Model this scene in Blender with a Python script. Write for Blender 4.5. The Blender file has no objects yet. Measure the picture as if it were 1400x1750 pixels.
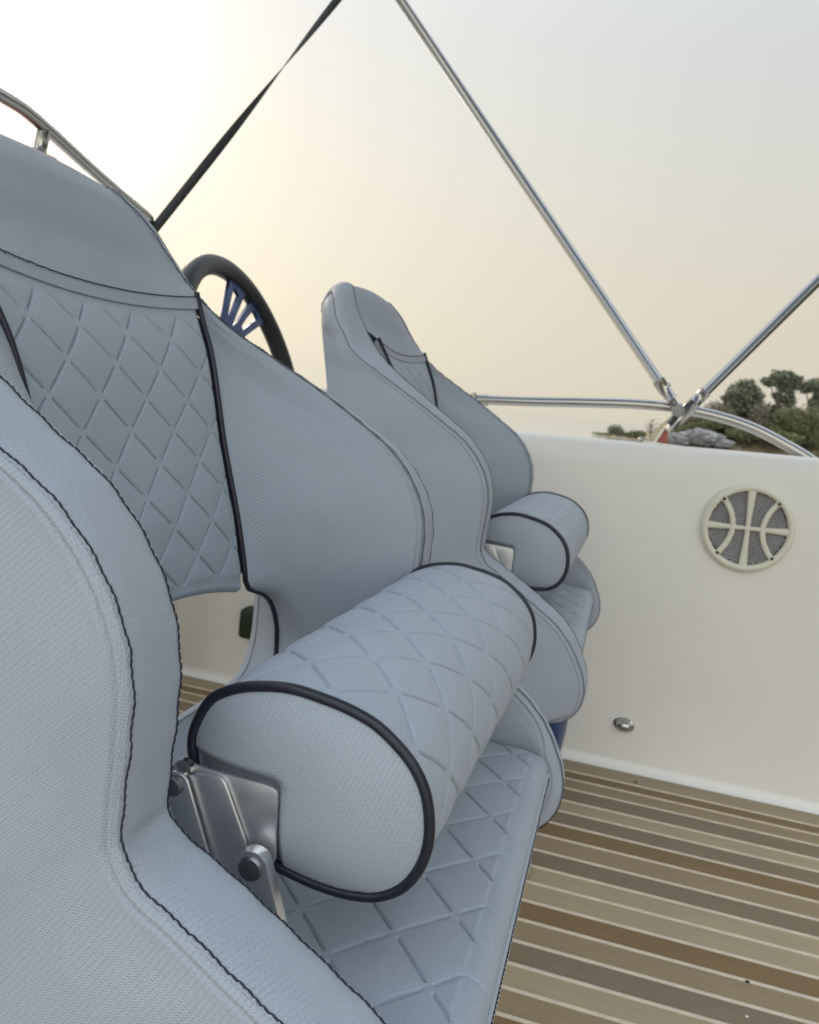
import bpy, bmesh, math, random
import numpy as np
from mathutils import Vector, Matrix

random.seed(7)
rng = np.random.default_rng(11)
S = bpy.context.scene
COL = S.collection
PI = math.pi

# ------------------------------------------------------------------ camera
CAMH = 0.78
RX = (0.958, -0.148, 0.244)          # world axes seen from the camera
def norm(v):
    v = np.asarray(v, float); return v / np.linalg.norm(v)
F, CX, CY = 1400.0, 700.0, 875.0
vp = np.array([1080.0, 722.0]); tl = 0.118
a_, b_ = vp[0] - CX, vp[1] - CY
s_ = (a_ * a_ + b_ * b_ + F * F) / (a_ + b_ * tl)
axX = norm([-(vp[0] - s_ - CX), (vp[1] - tl * s_ - CY), F])
axY = norm([a_, -b_, -F])
axZ = np.cross(axX, axY)
cam_d = bpy.data.cameras.new("camera")
cam = bpy.data.objects.new("camera", cam_d); COL.objects.link(cam)
M = Matrix((tuple(axX), tuple(axY), tuple(axZ))).to_4x4()
M.translation = Vector((0, 0, CAMH))
cam.matrix_world = M
cam_d.sensor_fit = 'HORIZONTAL'; cam_d.sensor_width = 36; cam_d.lens = 36
cam_d.clip_start = 0.02; cam_d.clip_end = 20000
cam_d.dof.use_dof = True; cam_d.dof.focus_distance = 0.47; cam_d.dof.aperture_fstop = 22
S.camera = cam

# ------------------------------------------------------------------ world, sun, exposure
SUN_EL, SUN_AZ = math.radians(17.5), math.radians(132.0)      # azimuth from +X towards +Y
sd = Vector((math.cos(SUN_EL) * math.cos(SUN_AZ), math.cos(SUN_EL) * math.sin(SUN_AZ), math.sin(SUN_EL)))
W = bpy.data.worlds.new("World"); S.world = W; W.use_nodes = True
nt = W.node_tree; nt.nodes.clear()
def N(t, nt_=None, **k):
    n = (nt_ or nt).nodes.new(t)
    for a, v in k.items(): setattr(n, a, v)
    return n
wo = N('ShaderNodeOutputWorld'); bg = N('ShaderNodeBackground')
sky = N('ShaderNodeTexSky', sky_type='NISHITA'); sky.sun_disc = False
sky.sun_elevation = SUN_EL; sky.sun_rotation = math.radians(90) - SUN_AZ
sky.dust_density = 4.0; sky.air_density = 1.0; sky.ozone_density = 1.0
geo = N('ShaderNodeNewGeometry')
sep = N('ShaderNodeSeparateXYZ')
tc = N('ShaderNodeTexCoord')
nt.links.new(tc.outputs['Generated'], sep.inputs[0])
# elevation ramp of the milky haze
rmp = N('ShaderNodeValToRGB')
cr = rmp.color_ramp
def srgb(r, g, b, k=1.0):
    f = lambda c: (c / 255 / 12.92 if c / 255 <= .04045 else ((c / 255 + .055) / 1.055) ** 2.4) * k
    return (f(r), f(g), f(b), 1)
stops = [(0.0, srgb(226, 219, 200, .86)), (0.10, srgb(228, 221, 202, .86)), (0.25, srgb(227, 225, 214, .86)), (0.42, srgb(222, 226, 228, .86)),
         (0.75, srgb(224, 234, 244)), (1.0, srgb(226, 237, 250))]
cr.elements[0].position = stops[0][0]; cr.elements[0].color = stops[0][1]
cr.elements[1].position = stops[-1][0]; cr.elements[1].color = stops[-1][1]
for p, c in stops[1:-1]:
    e = cr.elements.new(p); e.color = c
nt.links.new(sep.outputs['Z'], rmp.inputs[0])
# the glow around the sun
dotn = N('ShaderNodeVectorMath', operation='DOT_PRODUCT'); dotn.inputs[1].default_value = sd
nt.links.new(tc.outputs['Generated'], dotn.inputs[0])
def math_(op, a, b=None, tree=None):
    tree = tree or nt
    n = tree.nodes.new('ShaderNodeMath'); n.operation = op
    for i, v in enumerate((a, b)):
        if v is None: continue
        if isinstance(v, (int, float)): n.inputs[i].default_value = v
        else: tree.links.new(v, n.inputs[i])
    return n.outputs[0]
d0 = math_('MAXIMUM', dotn.outputs['Value'], 0.0)
g1 = math_('MULTIPLY', math_('POWER', d0, 6.0), 0.24)
g2 = math_('MULTIPLY', math_('POWER', d0, 130.0), 1.5)
glow = math_('ADD', g1, g2)
gm = N('ShaderNodeMix', data_type='RGBA', blend_type='ADD'); gm.inputs[0].default_value = 1
gs = N('ShaderNodeVectorMath', operation='SCALE'); gs.inputs[0].default_value = (1.0, 0.91, 0.74)
nt.links.new(glow, gs.inputs['Scale'])
nt.links.new(rmp.outputs[0], gm.inputs[6]); nt.links.new(gs.outputs[0], gm.inputs[7])
# sky boosted overhead and opposite the sun to brighten the shaded cockpit
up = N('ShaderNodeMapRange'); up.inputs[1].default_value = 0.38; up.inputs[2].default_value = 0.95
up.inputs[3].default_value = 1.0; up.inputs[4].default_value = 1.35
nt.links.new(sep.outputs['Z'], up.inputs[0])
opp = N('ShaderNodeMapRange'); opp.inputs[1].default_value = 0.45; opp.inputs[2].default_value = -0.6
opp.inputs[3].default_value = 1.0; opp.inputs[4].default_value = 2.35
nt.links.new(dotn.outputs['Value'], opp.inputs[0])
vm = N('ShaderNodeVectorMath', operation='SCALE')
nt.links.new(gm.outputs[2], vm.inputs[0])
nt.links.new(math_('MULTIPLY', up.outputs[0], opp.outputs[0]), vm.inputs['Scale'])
sk = N('ShaderNodeVectorMath', operation='SCALE'); sk.inputs['Scale'].default_value = 0.05
nt.links.new(sky.outputs[0], sk.inputs[0])
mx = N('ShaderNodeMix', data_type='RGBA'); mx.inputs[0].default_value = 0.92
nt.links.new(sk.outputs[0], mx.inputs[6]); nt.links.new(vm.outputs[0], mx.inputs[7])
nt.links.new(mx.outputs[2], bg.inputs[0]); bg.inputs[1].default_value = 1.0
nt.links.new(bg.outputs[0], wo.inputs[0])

sl = bpy.data.lights.new("sun", 'SUN'); sl.energy = 1.4; sl.angle = math.radians(22); sl.color = (1.0, 0.86, 0.66)
so = bpy.data.objects.new("sun", sl); COL.objects.link(so)
so.rotation_euler = (-sd).to_track_quat('-Z', 'Y').to_euler()
vs = S.view_settings
vs.view_transform = 'Standard'; vs.look = 'None'; vs.gamma = 1; vs.use_curve_mapping = False; vs.exposure = 0.12

# ------------------------------------------------------------------ materials
def new_mat(name):
    m = bpy.data.materials.new(name); m.use_nodes = True
    t = m.node_tree; b = t.nodes['Principled BSDF']
    return m, t, b
def plain(name, col, rough=0.5, metal=0.0, noise=0.0, nscale=20.0, bump=0.0, bscale=60.0, coat=0.0, spec=0.5):
    m, t, b = new_mat(name)
    b.inputs['Base Color'].default_value = (*col, 1)
    b.inputs['Roughness'].default_value = rough; b.inputs['Metallic'].default_value = metal
    b.inputs['Coat Weight'].default_value = coat; b.inputs['Specular IOR Level'].default_value = spec
    tcn = t.nodes.new('ShaderNodeTexCoord')
    if noise:
        nz = t.nodes.new('ShaderNodeTexNoise'); nz.inputs['Scale'].default_value = nscale; nz.inputs['Detail'].default_value = 5
        t.links.new(tcn.outputs['Object'], nz.inputs['Vector'])
        r = t.nodes.new('ShaderNodeMapRange'); r.inputs[1].default_value = .3; r.inputs[2].default_value = .7
        r.inputs[3].default_value = 1 - noise; r.inputs[4].default_value = 1 + noise
        t.links.new(nz.outputs[0], r.inputs[0])
        v = t.nodes.new('ShaderNodeVectorMath'); v.operation = 'SCALE'; v.inputs[0].default_value = col
        t.links.new(r.outputs[0], v.inputs['Scale']); t.links.new(v.outputs[0], b.inputs['Base Color'])
        r2 = t.nodes.new('ShaderNodeMapRange'); r2.inputs[3].default_value = rough - .06; r2.inputs[4].default_value = rough + .1
        t.links.new(nz.outputs[0], r2.inputs[0]); t.links.new(r2.outputs[0], b.inputs['Roughness'])
    if bump:
        nz = t.nodes.new('ShaderNodeTexNoise'); nz.inputs['Scale'].default_value = bscale; nz.inputs['Detail'].default_value = 4
        t.links.new(tcn.outputs['Object'], nz.inputs['Vector'])
        bp = t.nodes.new('ShaderNodeBump'); bp.inputs['Strength'].default_value = 1; bp.inputs['Distance'].default_value = bump
        t.links.new(nz.outputs[0], bp.inputs['Height']); t.links.new(bp.outputs[0], b.inputs['Normal'])
    return m

def fabric(name, base, pitch=0.0013, rot=20.0, contrast=0.21):
    """woven upholstery: a basket weave in metric UVs, slub noise, faint soiling"""
    m, t, b = new_mat(name)
    L = t.links.new
    uv = t.nodes.new('ShaderNodeUVMap'); uv.uv_map = 'UVMap'
    mp = t.nodes.new('ShaderNodeMapping'); mp.inputs['Rotation'].default_value = (0, 0, math.radians(rot))
    L(uv.outputs[0], mp.inputs[0])
    # slight wandering of the threads
    nz = t.nodes.new('ShaderNodeTexNoise'); nz.inputs['Scale'].default_value = 90; nz.inputs['Detail'].default_value = 2
    L(uv.outputs[0], nz.inputs['Vector'])
    wob = t.nodes.new('ShaderNodeVectorMath'); wob.operation = 'SCALE'; wob.inputs['Scale'].default_value = 0.0011
    L(nz.outputs['Color'], wob.inputs[0])
    ad = t.nodes.new('ShaderNodeVectorMath'); L(mp.outputs[0], ad.inputs[0]); L(wob.outputs[0], ad.inputs[1])
    sp = t.nodes.new('ShaderNodeSeparateXYZ'); L(ad.outputs[0], sp.inputs[0])
    k = 2 * PI / pitch
    su = math_('SINE', math_('MULTIPLY', sp.outputs[0], k * 0.5, t), None, t)
    sv = math_('SINE', math_('MULTIPLY', sp.outputs[1], k, t), None, t)
    w = math_('MULTIPLY', su, sv, t)                     # basket weave
    ln = math_('MULTIPLY', sv, 0.32, t)
    hgt = math_('ADD', math_('MULTIPLY', w, 0.75, t), ln, t)
    bp = t.nodes.new('ShaderNodeBump'); bp.inputs['Strength'].default_value = 0.7; bp.inputs['Distance'].default_value = 0.00024
    L(hgt, bp.inputs['Height'])
    n2 = t.nodes.new('ShaderNodeTexNoise'); n2.inputs['Scale'].default_value = 700; n2.inputs['Detail'].default_value = 2
    L(uv.outputs[0], n2.inputs['Vector'])
    n3 = t.nodes.new('ShaderNodeTexNoise'); n3.inputs['Scale'].default_value = 14; n3.inputs['Detail'].default_value = 5
    L(uv.outputs[0], n3.inputs['Vector'])
    f = math_('MULTIPLY', hgt, contrast * 0.5, t)
    f = math_('ADD', f, math_('MULTIPLY', math_('SUBTRACT', n2.outputs[0], 0.5, t), contrast * 1.2, t), t)
    f = math_('ADD', f, math_('MULTIPLY', math_('SUBTRACT', n3.outputs[0], 0.5, t), 0.16, t), t)
    f = math_('ADD', f, 1.0, t)
    v = t.nodes.new('ShaderNodeVectorMath'); v.operation = 'SCALE'; v.inputs[0].default_value = base
    L(f, v.inputs['Scale']); L(v.outputs[0], b.inputs['Base Color'])
    L(bp.outputs[0], b.inputs['Normal'])
    b.inputs['Roughness'].default_value = 0.62; b.inputs['Specular IOR Level'].default_value = 0.35
    b.inputs['Sheen Weight'].default_value = 0.12; b.inputs['Sheen Roughness'].default_value = 0.5
    return m

FAB = (0.356, 0.399, 0.456)
M_fab = fabric("woven blue grey vinyl", FAB)
M_fab2 = fabric("woven blue grey vinyl quilted", (0.366, 0.414, 0.476), pitch=0.0013, rot=45, contrast=0.20)
M_pipe = plain("navy black piping", (0.010, 0.012, 0.022), 0.38, noise=.15, nscale=200)
M_thread = plain("dark navy thread", (0.012, 0.014, 0.028), 0.75, noise=.3, nscale=900)
def steel(name, col, rough, aniso=False):
    m, t, b = new_mat(name)
    b.inputs['Base Color'].default_value = (*col, 1); b.inputs['Metallic'].default_value = 1.0
    tcn = t.nodes.new('ShaderNodeTexCoord')
    nz = t.nodes.new('ShaderNodeTexNoise'); nz.inputs['Scale'].default_value = 35; nz.inputs['Detail'].default_value = 6
    t.links.new(tcn.outputs['Object'], nz.inputs['Vector'])
    r = t.nodes.new('ShaderNodeMapRange'); r.inputs[1].default_value = .3; r.inputs[2].default_value = .75
    r.inputs[3].default_value = rough * .8; r.inputs[4].default_value = rough * 1.5
    t.links.new(nz.outputs[0], r.inputs[0]); t.links.new(r.outputs[0], b.inputs['Roughness'])
    bp = t.nodes.new('ShaderNodeBump'); bp.inputs['Strength'].default_value = .15; bp.inputs['Distance'].default_value = .0004
    t.links.new(nz.outputs[0], bp.inputs['Height']); t.links.new(bp.outputs[0], b.inputs['Normal'])
    return m
M_steel = steel("polished stainless steel", (0.44, 0.43, 0.42), 0.12)
M_satin = steel("satin stainless steel", (0.74, 0.74, 0.75), 0.36)
M_rivet = steel("dull rivet steel", (0.22, 0.22, 0.23), 0.38)
M_white = plain("white gelcoat", (0.80, 0.78, 0.735), 0.34, noise=.02, nscale=3, bump=.0006, bscale=2.2, coat=.15)
M_white2 = plain("white gelcoat cove", (0.82, 0.80, 0.76), 0.35, noise=.02, nscale=5)
M_caulk = plain("pale caulking", (0.66, 0.575, 0.455), 0.7, noise=.12, nscale=30)
M_ivory = plain("ivory plastic", (0.73, 0.715, 0.595), 0.42, noise=.03, nscale=12)
M_blue = plain("blue painted base", (0.010, 0.035, 0.13), 0.3, noise=.06)
M_red = plain("faded red plastic", (0.42, 0.11, 0.095), 0.5, noise=.1)
M_black = plain("black leather", (0.022, 0.024, 0.026), 0.42, noise=.2, nscale=60, bump=.0004, bscale=400)
M_bluemetal = steel("blue anodised spoke", (0.06, 0.09, 0.19), 0.4)
M_web = plain("dark grey webbing", (0.040, 0.045, 0.045), 0.8, noise=.15, nscale=150, bump=.0004, bscale=500)
M_green = plain("dark green canvas", (0.016, 0.028, 0.012), 0.7, noise=.2)
M_dark = plain("dark socket", (0.02, 0.018, 0.015), 0.6, noise=.1)

# ------------------------------------------------------------------ mesh helpers
def link(name, me, mat, parent=None):
    o = bpy.data.objects.new(name, me); COL.objects.link(o)
    if mat and not me.materials: me.materials.append(mat)
    if parent: o.parent = parent
    return o
def raw(name, V, Fq, mat, parent=None, uv=None, smooth=True):
    V = np.asarray(V, np.float32); Fq = np.asarray(Fq, np.int32)
    me = bpy.data.meshes.new(name)
    n, k = Fq.shape
    me.vertices.add(len(V)); me.vertices.foreach_set('co', V.ravel())
    me.loops.add(n * k); me.loops.foreach_set('vertex_index', Fq.ravel())
    me.polygons.add(n); me.polygons.foreach_set('loop_start', np.arange(0, n * k, k, dtype=np.int32))
    me.polygons.foreach_set('loop_total', np.full(n, k, np.int32))
    me.update(calc_edges=True)
    if smooth: me.polygons.foreach_set('use_smooth', np.ones(n, bool))
    if uv is not None:
        l = me.uv_layers.new(name='UVMap'); l.data.foreach_set('uv', np.asarray(uv, np.float32)[Fq.ravel()].ravel())
    me.validate()
    return link(name, me, mat, parent)
def grid_faces(n, m, cu=False, cv=False, mask=None, flip=False):
    i = np.arange(n if cu else n - 1); j = np.arange(m if cv else m - 1)
    I, J = np.meshgrid(i, j, indexing='ij')
    I2, J2 = (I + 1) % n, (J + 1) % m
    Fq = np.stack([I * m + J, I2 * m + J, I2 * m + J2, I * m + J2], -1).reshape(-1, 4)
    if mask is not None: Fq = Fq[mask.ravel()]
    return Fq[:, ::-1] if flip else Fq
def normals(P, cu=False, cv=False):
    def d(A, ax, c):
        if c: return np.roll(A, -1, ax) - np.roll(A, 1, ax)
        return np.gradient(A, axis=ax)
    n = np.cross(d(P, 0, cu), d(P, 1, cv))
    l = np.linalg.norm(n, axis=2, keepdims=True); l[l < 1e-12] = 1
    return n / l
def metric_uv(P):
    du = np.linalg.norm(np.diff(P, axis=0), axis=2); dv = np.linalg.norm(np.diff(P, axis=1), axis=2)
    j = P.shape[1] // 2; i = P.shape[0] // 2
    u = np.concatenate([[0], np.cumsum(du[:, j])]); v = np.concatenate([[0], np.cumsum(dv[i])])
    return np.stack(np.meshgrid(u, v, indexing='ij'), -1)
def grid(name, P, mat, parent=None, hint=None, h=None, uv=None, cu=False, cv=False, mask=None):
    n, m = P.shape[:2]
    nn = normals(P, cu, cv)
    fl = False
    if hint is not None:
        if (nn * np.asarray(hint)).sum(2).mean() < 0: nn = -nn; fl = True
    if uv is None: uv = metric_uv(P)
    if h is not None: P = P + nn * h[..., None]
    return raw(name, P.reshape(-1, 3), grid_faces(n, m, cu, cv, mask, fl), mat, parent, uv.reshape(-1, 2))
def curve(pts, t, tq):
    """cubic hermite through pts at params t, evaluated at tq"""
    pts = np.asarray(pts, float); t = np.asarray(t, float)
    h = np.diff(t); d = np.diff(pts, axis=0) / h[:, None]
    m = np.zeros_like(pts); m[0] = d[0]; m[-1] = d[-1]
    w1 = h[1:, None]; w0 = h[:-1, None]
    m[1:-1] = (d[:-1] * w1 + d[1:] * w0) / (w0 + w1)
    k = np.clip(np.searchsorted(t, tq, side='right') - 1, 0, len(h) - 1)
    x = ((tq - t[k]) / h[k])[:, None]; H = h[k][:, None]
    return ((2 * x**3 - 3 * x**2 + 1) * pts[k] + (x**3 - 2 * x**2 + x) * H * m[k]
            + (-2 * x**3 + 3 * x**2) * pts[k + 1] + (x**3 - x**2) * H * m[k + 1])
def chord(pts):
    d = np.linalg.norm(np.diff(np.asarray(pts, float), axis=0), axis=1)
    return np.concatenate([[0], np.cumsum(d)])
def spline(pts, n, closed=False):
    pts = np.asarray(pts, float)
    if closed:
        k = len(pts); ext = np.concatenate([pts[-3:], pts, pts[:4]]); t = chord(ext)
        tq = np.linspace(t[3], t[3 + k], n, endpoint=False)
        return curve(ext, t, tq)
    t = chord(pts)
    return curve(pts, t, np.linspace(0, t[-1], n))
def even(P, n):
    t = chord(P); q = np.linspace(0, t[-1], n)
    return np.stack([np.interp(q, t, P[:, i]) for i in range(P.shape[1])], -1)
def frames(path, closed=False):
    T = (np.roll(path, -1, 0) - np.roll(path, 1, 0)) if closed else np.gradient(path, axis=0)
    T = T / np.maximum(np.linalg.norm(T, axis=1, keepdims=True), 1e-12)
    n0 = np.cross(T[0], [0.3, 0.2, 1.0]); n0 /= np.linalg.norm(n0)
    Ns = [n0]
    for i in range(1, len(T)):
        v = Ns[-1] - T[i] * np.dot(Ns[-1], T[i]); Ns.append(v / np.linalg.norm(v))
    Ns = np.array(Ns); return T, Ns, np.cross(T, Ns)
def tube_vf(path, r, sides=10, closed=False, cap=True):
    path = np.asarray(path, float); T, A, B = frames(path, closed)
    r = np.broadcast_to(r, (len(path),))
    th = np.linspace(0, 2 * PI, sides, endpoint=False)
    P = path[:, None] + r[:, None, None] * (np.cos(th)[None, :, None] * A[:, None] + np.sin(th)[None, :, None] * B[:, None])
    V = P.reshape(-1, 3); Fq = grid_faces(len(path), sides, closed, True)
    if cap and not closed:
        n = len(V); V = np.concatenate([V, path[:1], path[-1:]])
        e = len(path) - 1
        f1 = [[n, (j + 1) % sides, j, j] for j in range(sides)]
        f2 = [[n + 1, e * sides + j, e * sides + (j + 1) % sides, e * sides + (j + 1) % sides] for j in range(sides)]
        Fq = np.concatenate([Fq, f1, f2])
    return V, Fq
def quads_to_mesh(name, V, Fq, mat, parent=None, smooth=True):
    """quads where a repeated last index means a triangle"""
    me = bpy.data.meshes.new(name)
    fs = [tuple(f[:3]) if f[2] == f[3] else tuple(f) for f in np.asarray(Fq).tolist()]
    me.from_pydata(np.asarray(V).tolist(), [], fs); me.update()
    if smooth: me.polygons.foreach_set('use_smooth', np.ones(len(me.polygons), bool))
    return link(name, me, mat, parent)
def tube(name, path, r, mat, parent=None, sides=12, closed=False):
    V, Fq = tube_vf(path, r, sides, closed)
    return quads_to_mesh(name, V, Fq, mat, parent)
def bm_obj(name, bm, mat, parent=None, smooth=False, angle=None):
    me = bpy.data.meshes.new(name); bm.normal_update(); bm.to_mesh(me); bm.free()
    if smooth:
        me.polygons.foreach_set('use_smooth', np.ones(len(me.polygons), bool))
        if angle: me.set_sharp_from_angle(angle=math.radians(angle))
    return link(name, me, mat, parent)
def round_poly(pts, rad, seg=5):
    """round the corners of a 2D polygon"""
    pts = [np.array(p, float) for p in pts]; n = len(pts); out = []
    if not hasattr(rad, '__len__'): rad = [rad] * n
    for i, p in enumerate(pts):
        a, b = pts[i - 1] - p, pts[(i + 1) % n] - p
        la, lb = np.linalg.norm(a), np.linalg.norm(b); r = min(rad[i], la * .45, lb * .45)
        q0, q1 = p + a / la * r, p + b / lb * r
        for k in range(seg + 1):
            t = k / seg; out.append((1 - t) ** 2 * q0 + 2 * t * (1 - t) * p + t * t * q1)
    return out
def extrude_poly(bm, pts2, axis, c0, c1, bevel=0.0, seg=2):
    """prism of a 2D polygon; axis 'y': pts are (x,z), from y=c0 to y=c1; axis 'z': (x,y); axis 'x': (y,z)"""
    def p3(p, c):
        return {'y': (p[0], c, p[1]), 'z': (p[0], p[1], c), 'x': (c, p[0], p[1])}[axis]
    v0 = [bm.verts.new(p3(p, c0)) for p in pts2]; v1 = [bm.verts.new(p3(p, c1)) for p in pts2]
    n = len(pts2); fs = [bm.faces.new(v0), bm.faces.new(v1[::-1])]
    for i in range(n): fs.append(bm.faces.new((v0[i], v1[i], v1[(i + 1) % n], v0[(i + 1) % n])))
    bmesh.ops.recalc_face_normals(bm, faces=fs)
    if bevel:
        ed = [e for f in fs[:2] for e in f.edges]
        bmesh.ops.bevel(bm, geom=list(set(ed)), offset=bevel, segments=seg, affect='EDGES', profile=.6)
def box(bm, x0, x1, y0, y1, z0, z1, bevel=0.0, seg=2):
    r = bmesh.ops.create_cube(bm, size=1.0)
    for v in r['verts']:
        v.co = Vector(((x0 + x1) / 2 + v.co.x * (x1 - x0), (y0 + y1) / 2 + v.co.y * (y1 - y0), (z0 + z1) / 2 + v.co.z * (z1 - z0)))
    if bevel:
        ed = list({e for v in r['verts'] for e in v.link_edges})
        bmesh.ops.bevel(bm, geom=ed, offset=bevel, segments=seg, affect='EDGES', profile=.5)
def lathe(bm, prof, origin, axis, seg=24):
    """prof: (radius, along) pairs revolved about axis through origin"""
    ax = Vector(axis).normalized(); u = ax.orthogonal().normalized(); w = ax.cross(u); o = Vector(origin)
    rings = []
    for r, h in prof:
        if r < 1e-6: rings.append([bm.verts.new(o + ax * h)])
        else: rings.append([bm.verts.new(o + ax * h + (u * math.cos(2 * PI * k / seg) + w * math.sin(2 * PI * k / seg)) * r) for k in range(seg)])
    for a, b in zip(rings, rings[1:]):
        for k in range(seg):
            k2 = (k + 1) % seg
            if len(a) == 1 and len(b) == 1: continue
            if len(a) == 1: bm.faces.new((a[0], b[k2], b[k]))
            elif len(b) == 1: bm.faces.new((a[k], a[k2], b[0]))
            else: bm.faces.new((a[k], a[k2], b[k2], b[k]))
    bmesh.ops.recalc_face_normals(bm, faces=bm.faces[:])
def tag(o, label=None, cat=None, group=None, kind=None):
    if label: o['label'] = label
    if cat: o['category'] = cat
    if group: o['group'] = group
    if kind: o['kind'] = kind
    return o
def empty(name, loc, label=None, cat=None, group=None, kind=None):
    o = bpy.data.objects.new(name, None); COL.objects.link(o); o.location = loc; o.empty_display_size = .05
    return tag(o, label, cat, group, kind)
def copy_tree(o, parent=None):
    c = o.copy(); COL.objects.link(c); c.parent = parent
    for ch in list(o.children): copy_tree(ch, c)
    return c
def smooth01(x): x = np.clip(x, 0, 1); return x * x * (3 - 2 * x)

# ------------------------------------------------------------------ sea and shore
SEA = -0.95
def water_mat():
    m, t, b = new_mat("hazy calm sea")
    b.inputs['Base Color'].default_value = (0.36, 0.39, 0.38, 1); b.inputs['Roughness'].default_value = 0.09
    b.inputs['IOR'].default_value = 1.33; b.inputs['Specular IOR Level'].default_value = 0.6
    tcn = t.nodes.new('ShaderNodeTexCoord'); nz = t.nodes.new('ShaderNodeTexNoise')
    nz.inputs['Scale'].default_value = 1.3; nz.inputs['Detail'].default_value = 4
    t.links.new(tcn.outputs['Object'], nz.inputs['Vector'])
    bp = t.nodes.new('ShaderNodeBump'); bp.inputs['Strength'].default_value = .35; bp.inputs['Distance'].default_value = .03
    t.links.new(nz.outputs[0], bp.inputs['Height']); t.links.new(bp.outputs[0], b.inputs['Normal'])
    return m
bm = bmesh.new(); R_ = 6000
vsq = [bm.verts.new(p) for p in ((-R_, -R_, SEA), (R_, -R_, SEA), (R_, R_, SEA), (-R_, R_, SEA))]; bm.faces.new(vsq)
tag(bm_obj("sea", bm, water_mat()), "calm pale hazy sea beyond the boat side", kind='structure')

def shore_mat():
    m, t, b = new_mat("dry rocky shore")
    tcn = t.nodes.new('ShaderNodeTexCoord'); nz = t.nodes.new('ShaderNodeTexNoise')
    nz.inputs['Scale'].default_value = .55; nz.inputs['Detail'].default_value = 8; nz.inputs['Roughness'].default_value = .65
    t.links.new(tcn.outputs['Object'], nz.inputs['Vector'])
    r = t.nodes.new('ShaderNodeValToRGB'); e = r.color_ramp
    e.elements[0].position = .32; e.elements[0].color = (.10, .105, .045, 1)
    e.elements[1].position = .68; e.elements[1].color = (.34, .27, .18, 1)
    k = e.elements.new(.5); k.color = (.24, .185, .11, 1)
    t.links.new(nz.outputs[0], r.inputs[0]); t.links.new(r.outputs[0], b.inputs['Base Color'])
    b.inputs['Roughness'].default_value = .95
    return m
nx, ny = 130, 40
xs = np.concatenate([np.linspace(-8, 30, 90), np.linspace(31, 260, 40)]); ys = np.concatenate([np.linspace(83, 100, 28), np.linspace(102, 190, 12)])
XX, YY = np.meshgrid(xs, ys, indexing='ij')
hgt = -1.3 + 0.47 * smooth01((YY - 84 - .0 * XX) / 5)
hgt += smooth01((XX - 3.5) / 6) * (smooth01((YY - 86) / 3) * 1.05 + smooth01((YY - 89) / 12) * (1.6 + 1.6 * smooth01((XX - 5) / 9)) + np.clip(YY - 100, 0, 90) * .02)
tip = smooth01((XX + 5.0) / 2.5)
hgt = hgt * tip + (-1.6) * (1 - tip)
hgt = np.where((XX < 3.0) & (YY > 97), hgt - smooth01((YY - 97) / 4) * 1.2 * smooth01((3.0 - XX) / 3), hgt)
hgt += .16 * np.sin(XX * 1.7 + YY * .9) * np.sin(YY * 1.3 - XX * .5) + rng.normal(0, .05, hgt.shape)
az = np.arctan2(XX, YY)
rng_ = np.hypot(XX, YY)
tag(grid("shore_hill", np.stack([XX, YY, hgt], -1), shore_mat(), hint=(0, 0, 1)), "low dry brown shore across the water", kind='structure')
# wooded shore carried on unseen aft of the boat, raised to darken aft light
th_b = np.linspace(math.radians(62), math.radians(-42), 90); rd = np.linspace(70, 175, 26)
TH, RD = np.meshgrid(th_b, rd, indexing='ij')
up_ = smooth01((math.radians(64) - TH) / .45) * smooth01((TH + math.radians(42)) / .35)
HZ = -1.6 + (smooth01((RD - 72) / 10) * 2.2 + smooth01((RD - 78) / 80) * 80) * up_ + rng.normal(0, 1.0, TH.shape) * up_ * smooth01((RD - 76) / 10)
def wood_mat():
    m, t, b = new_mat("wooded hillside")
    tcn = t.nodes.new('ShaderNodeTexCoord'); nz = t.nodes.new('ShaderNodeTexNoise'); nz.inputs['Scale'].default_value = .3; nz.inputs['Detail'].default_value = 8
    t.links.new(tcn.outputs['Object'], nz.inputs['Vector'])
    r = t.nodes.new('ShaderNodeValToRGB'); e = r.color_ramp
    e.elements[0].position = .35; e.elements[0].color = (.035, .045, .022, 1); e.elements[1].position = .7; e.elements[1].color = (.14, .125, .075, 1)
    t.links.new(nz.outputs[0], r.inputs[0]); t.links.new(r.outputs[0], b.inputs['Base Color']); b.inputs['Roughness'].default_value = .95
    return m
tag(grid("aft_shade_hill", np.stack([RD * np.cos(TH), RD * np.sin(TH), HZ], -1), wood_mat(), hint=(0, 0, 1)), "unseen wooded hill beyond the stern, raised to darken the aft light", kind='structure')
def ground_z(x, y):
    i = int(np.argmin(abs(xs - x))); j = int(np.argmin(abs(ys - y))); return float(hgt[i, j])

def leaf_mat(name, c0, c1):
    m, t, b = new_mat(name)
    tcn = t.nodes.new('ShaderNodeTexCoord'); nz = t.nodes.new('ShaderNodeTexNoise')
    nz.inputs['Scale'].default_value = 1.6; nz.inputs['Detail'].default_value = 6
    t.links.new(tcn.outputs['Object'], nz.inputs['Vector'])
    r = t.nodes.new('ShaderNodeValToRGB'); e = r.color_ramp
    e.elements[0].position = .35; e.elements[0].color = (*c0, 1); e.elements[1].position = .68; e.elements[1].color = (*c1, 1)
    t.links.new(nz.outputs[0], r.inputs[0]); t.links.new(r.outputs[0], b.inputs['Base Color'])
    b.inputs['Roughness'].default_value = .8
    return m
M_leafd = leaf_mat("dark pine foliage", (.125, .138, .098), (.215, .23, .135))
M_leafg = leaf_mat("green scrub foliage", (.12, .132, .065), (.24, .245, .115))
M_leafb = leaf_mat("brown scrub foliage", (.16, .138, .098), (.27, .235, .170))
M_bark = plain("grey bark", (.13, .11, .095), .9, noise=.2, nscale=4)
M_rock = plain("grey shore rock", (.27, .265, .255), .9, noise=.45, nscale=1.2, bump=.25, bscale=1.0)
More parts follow.
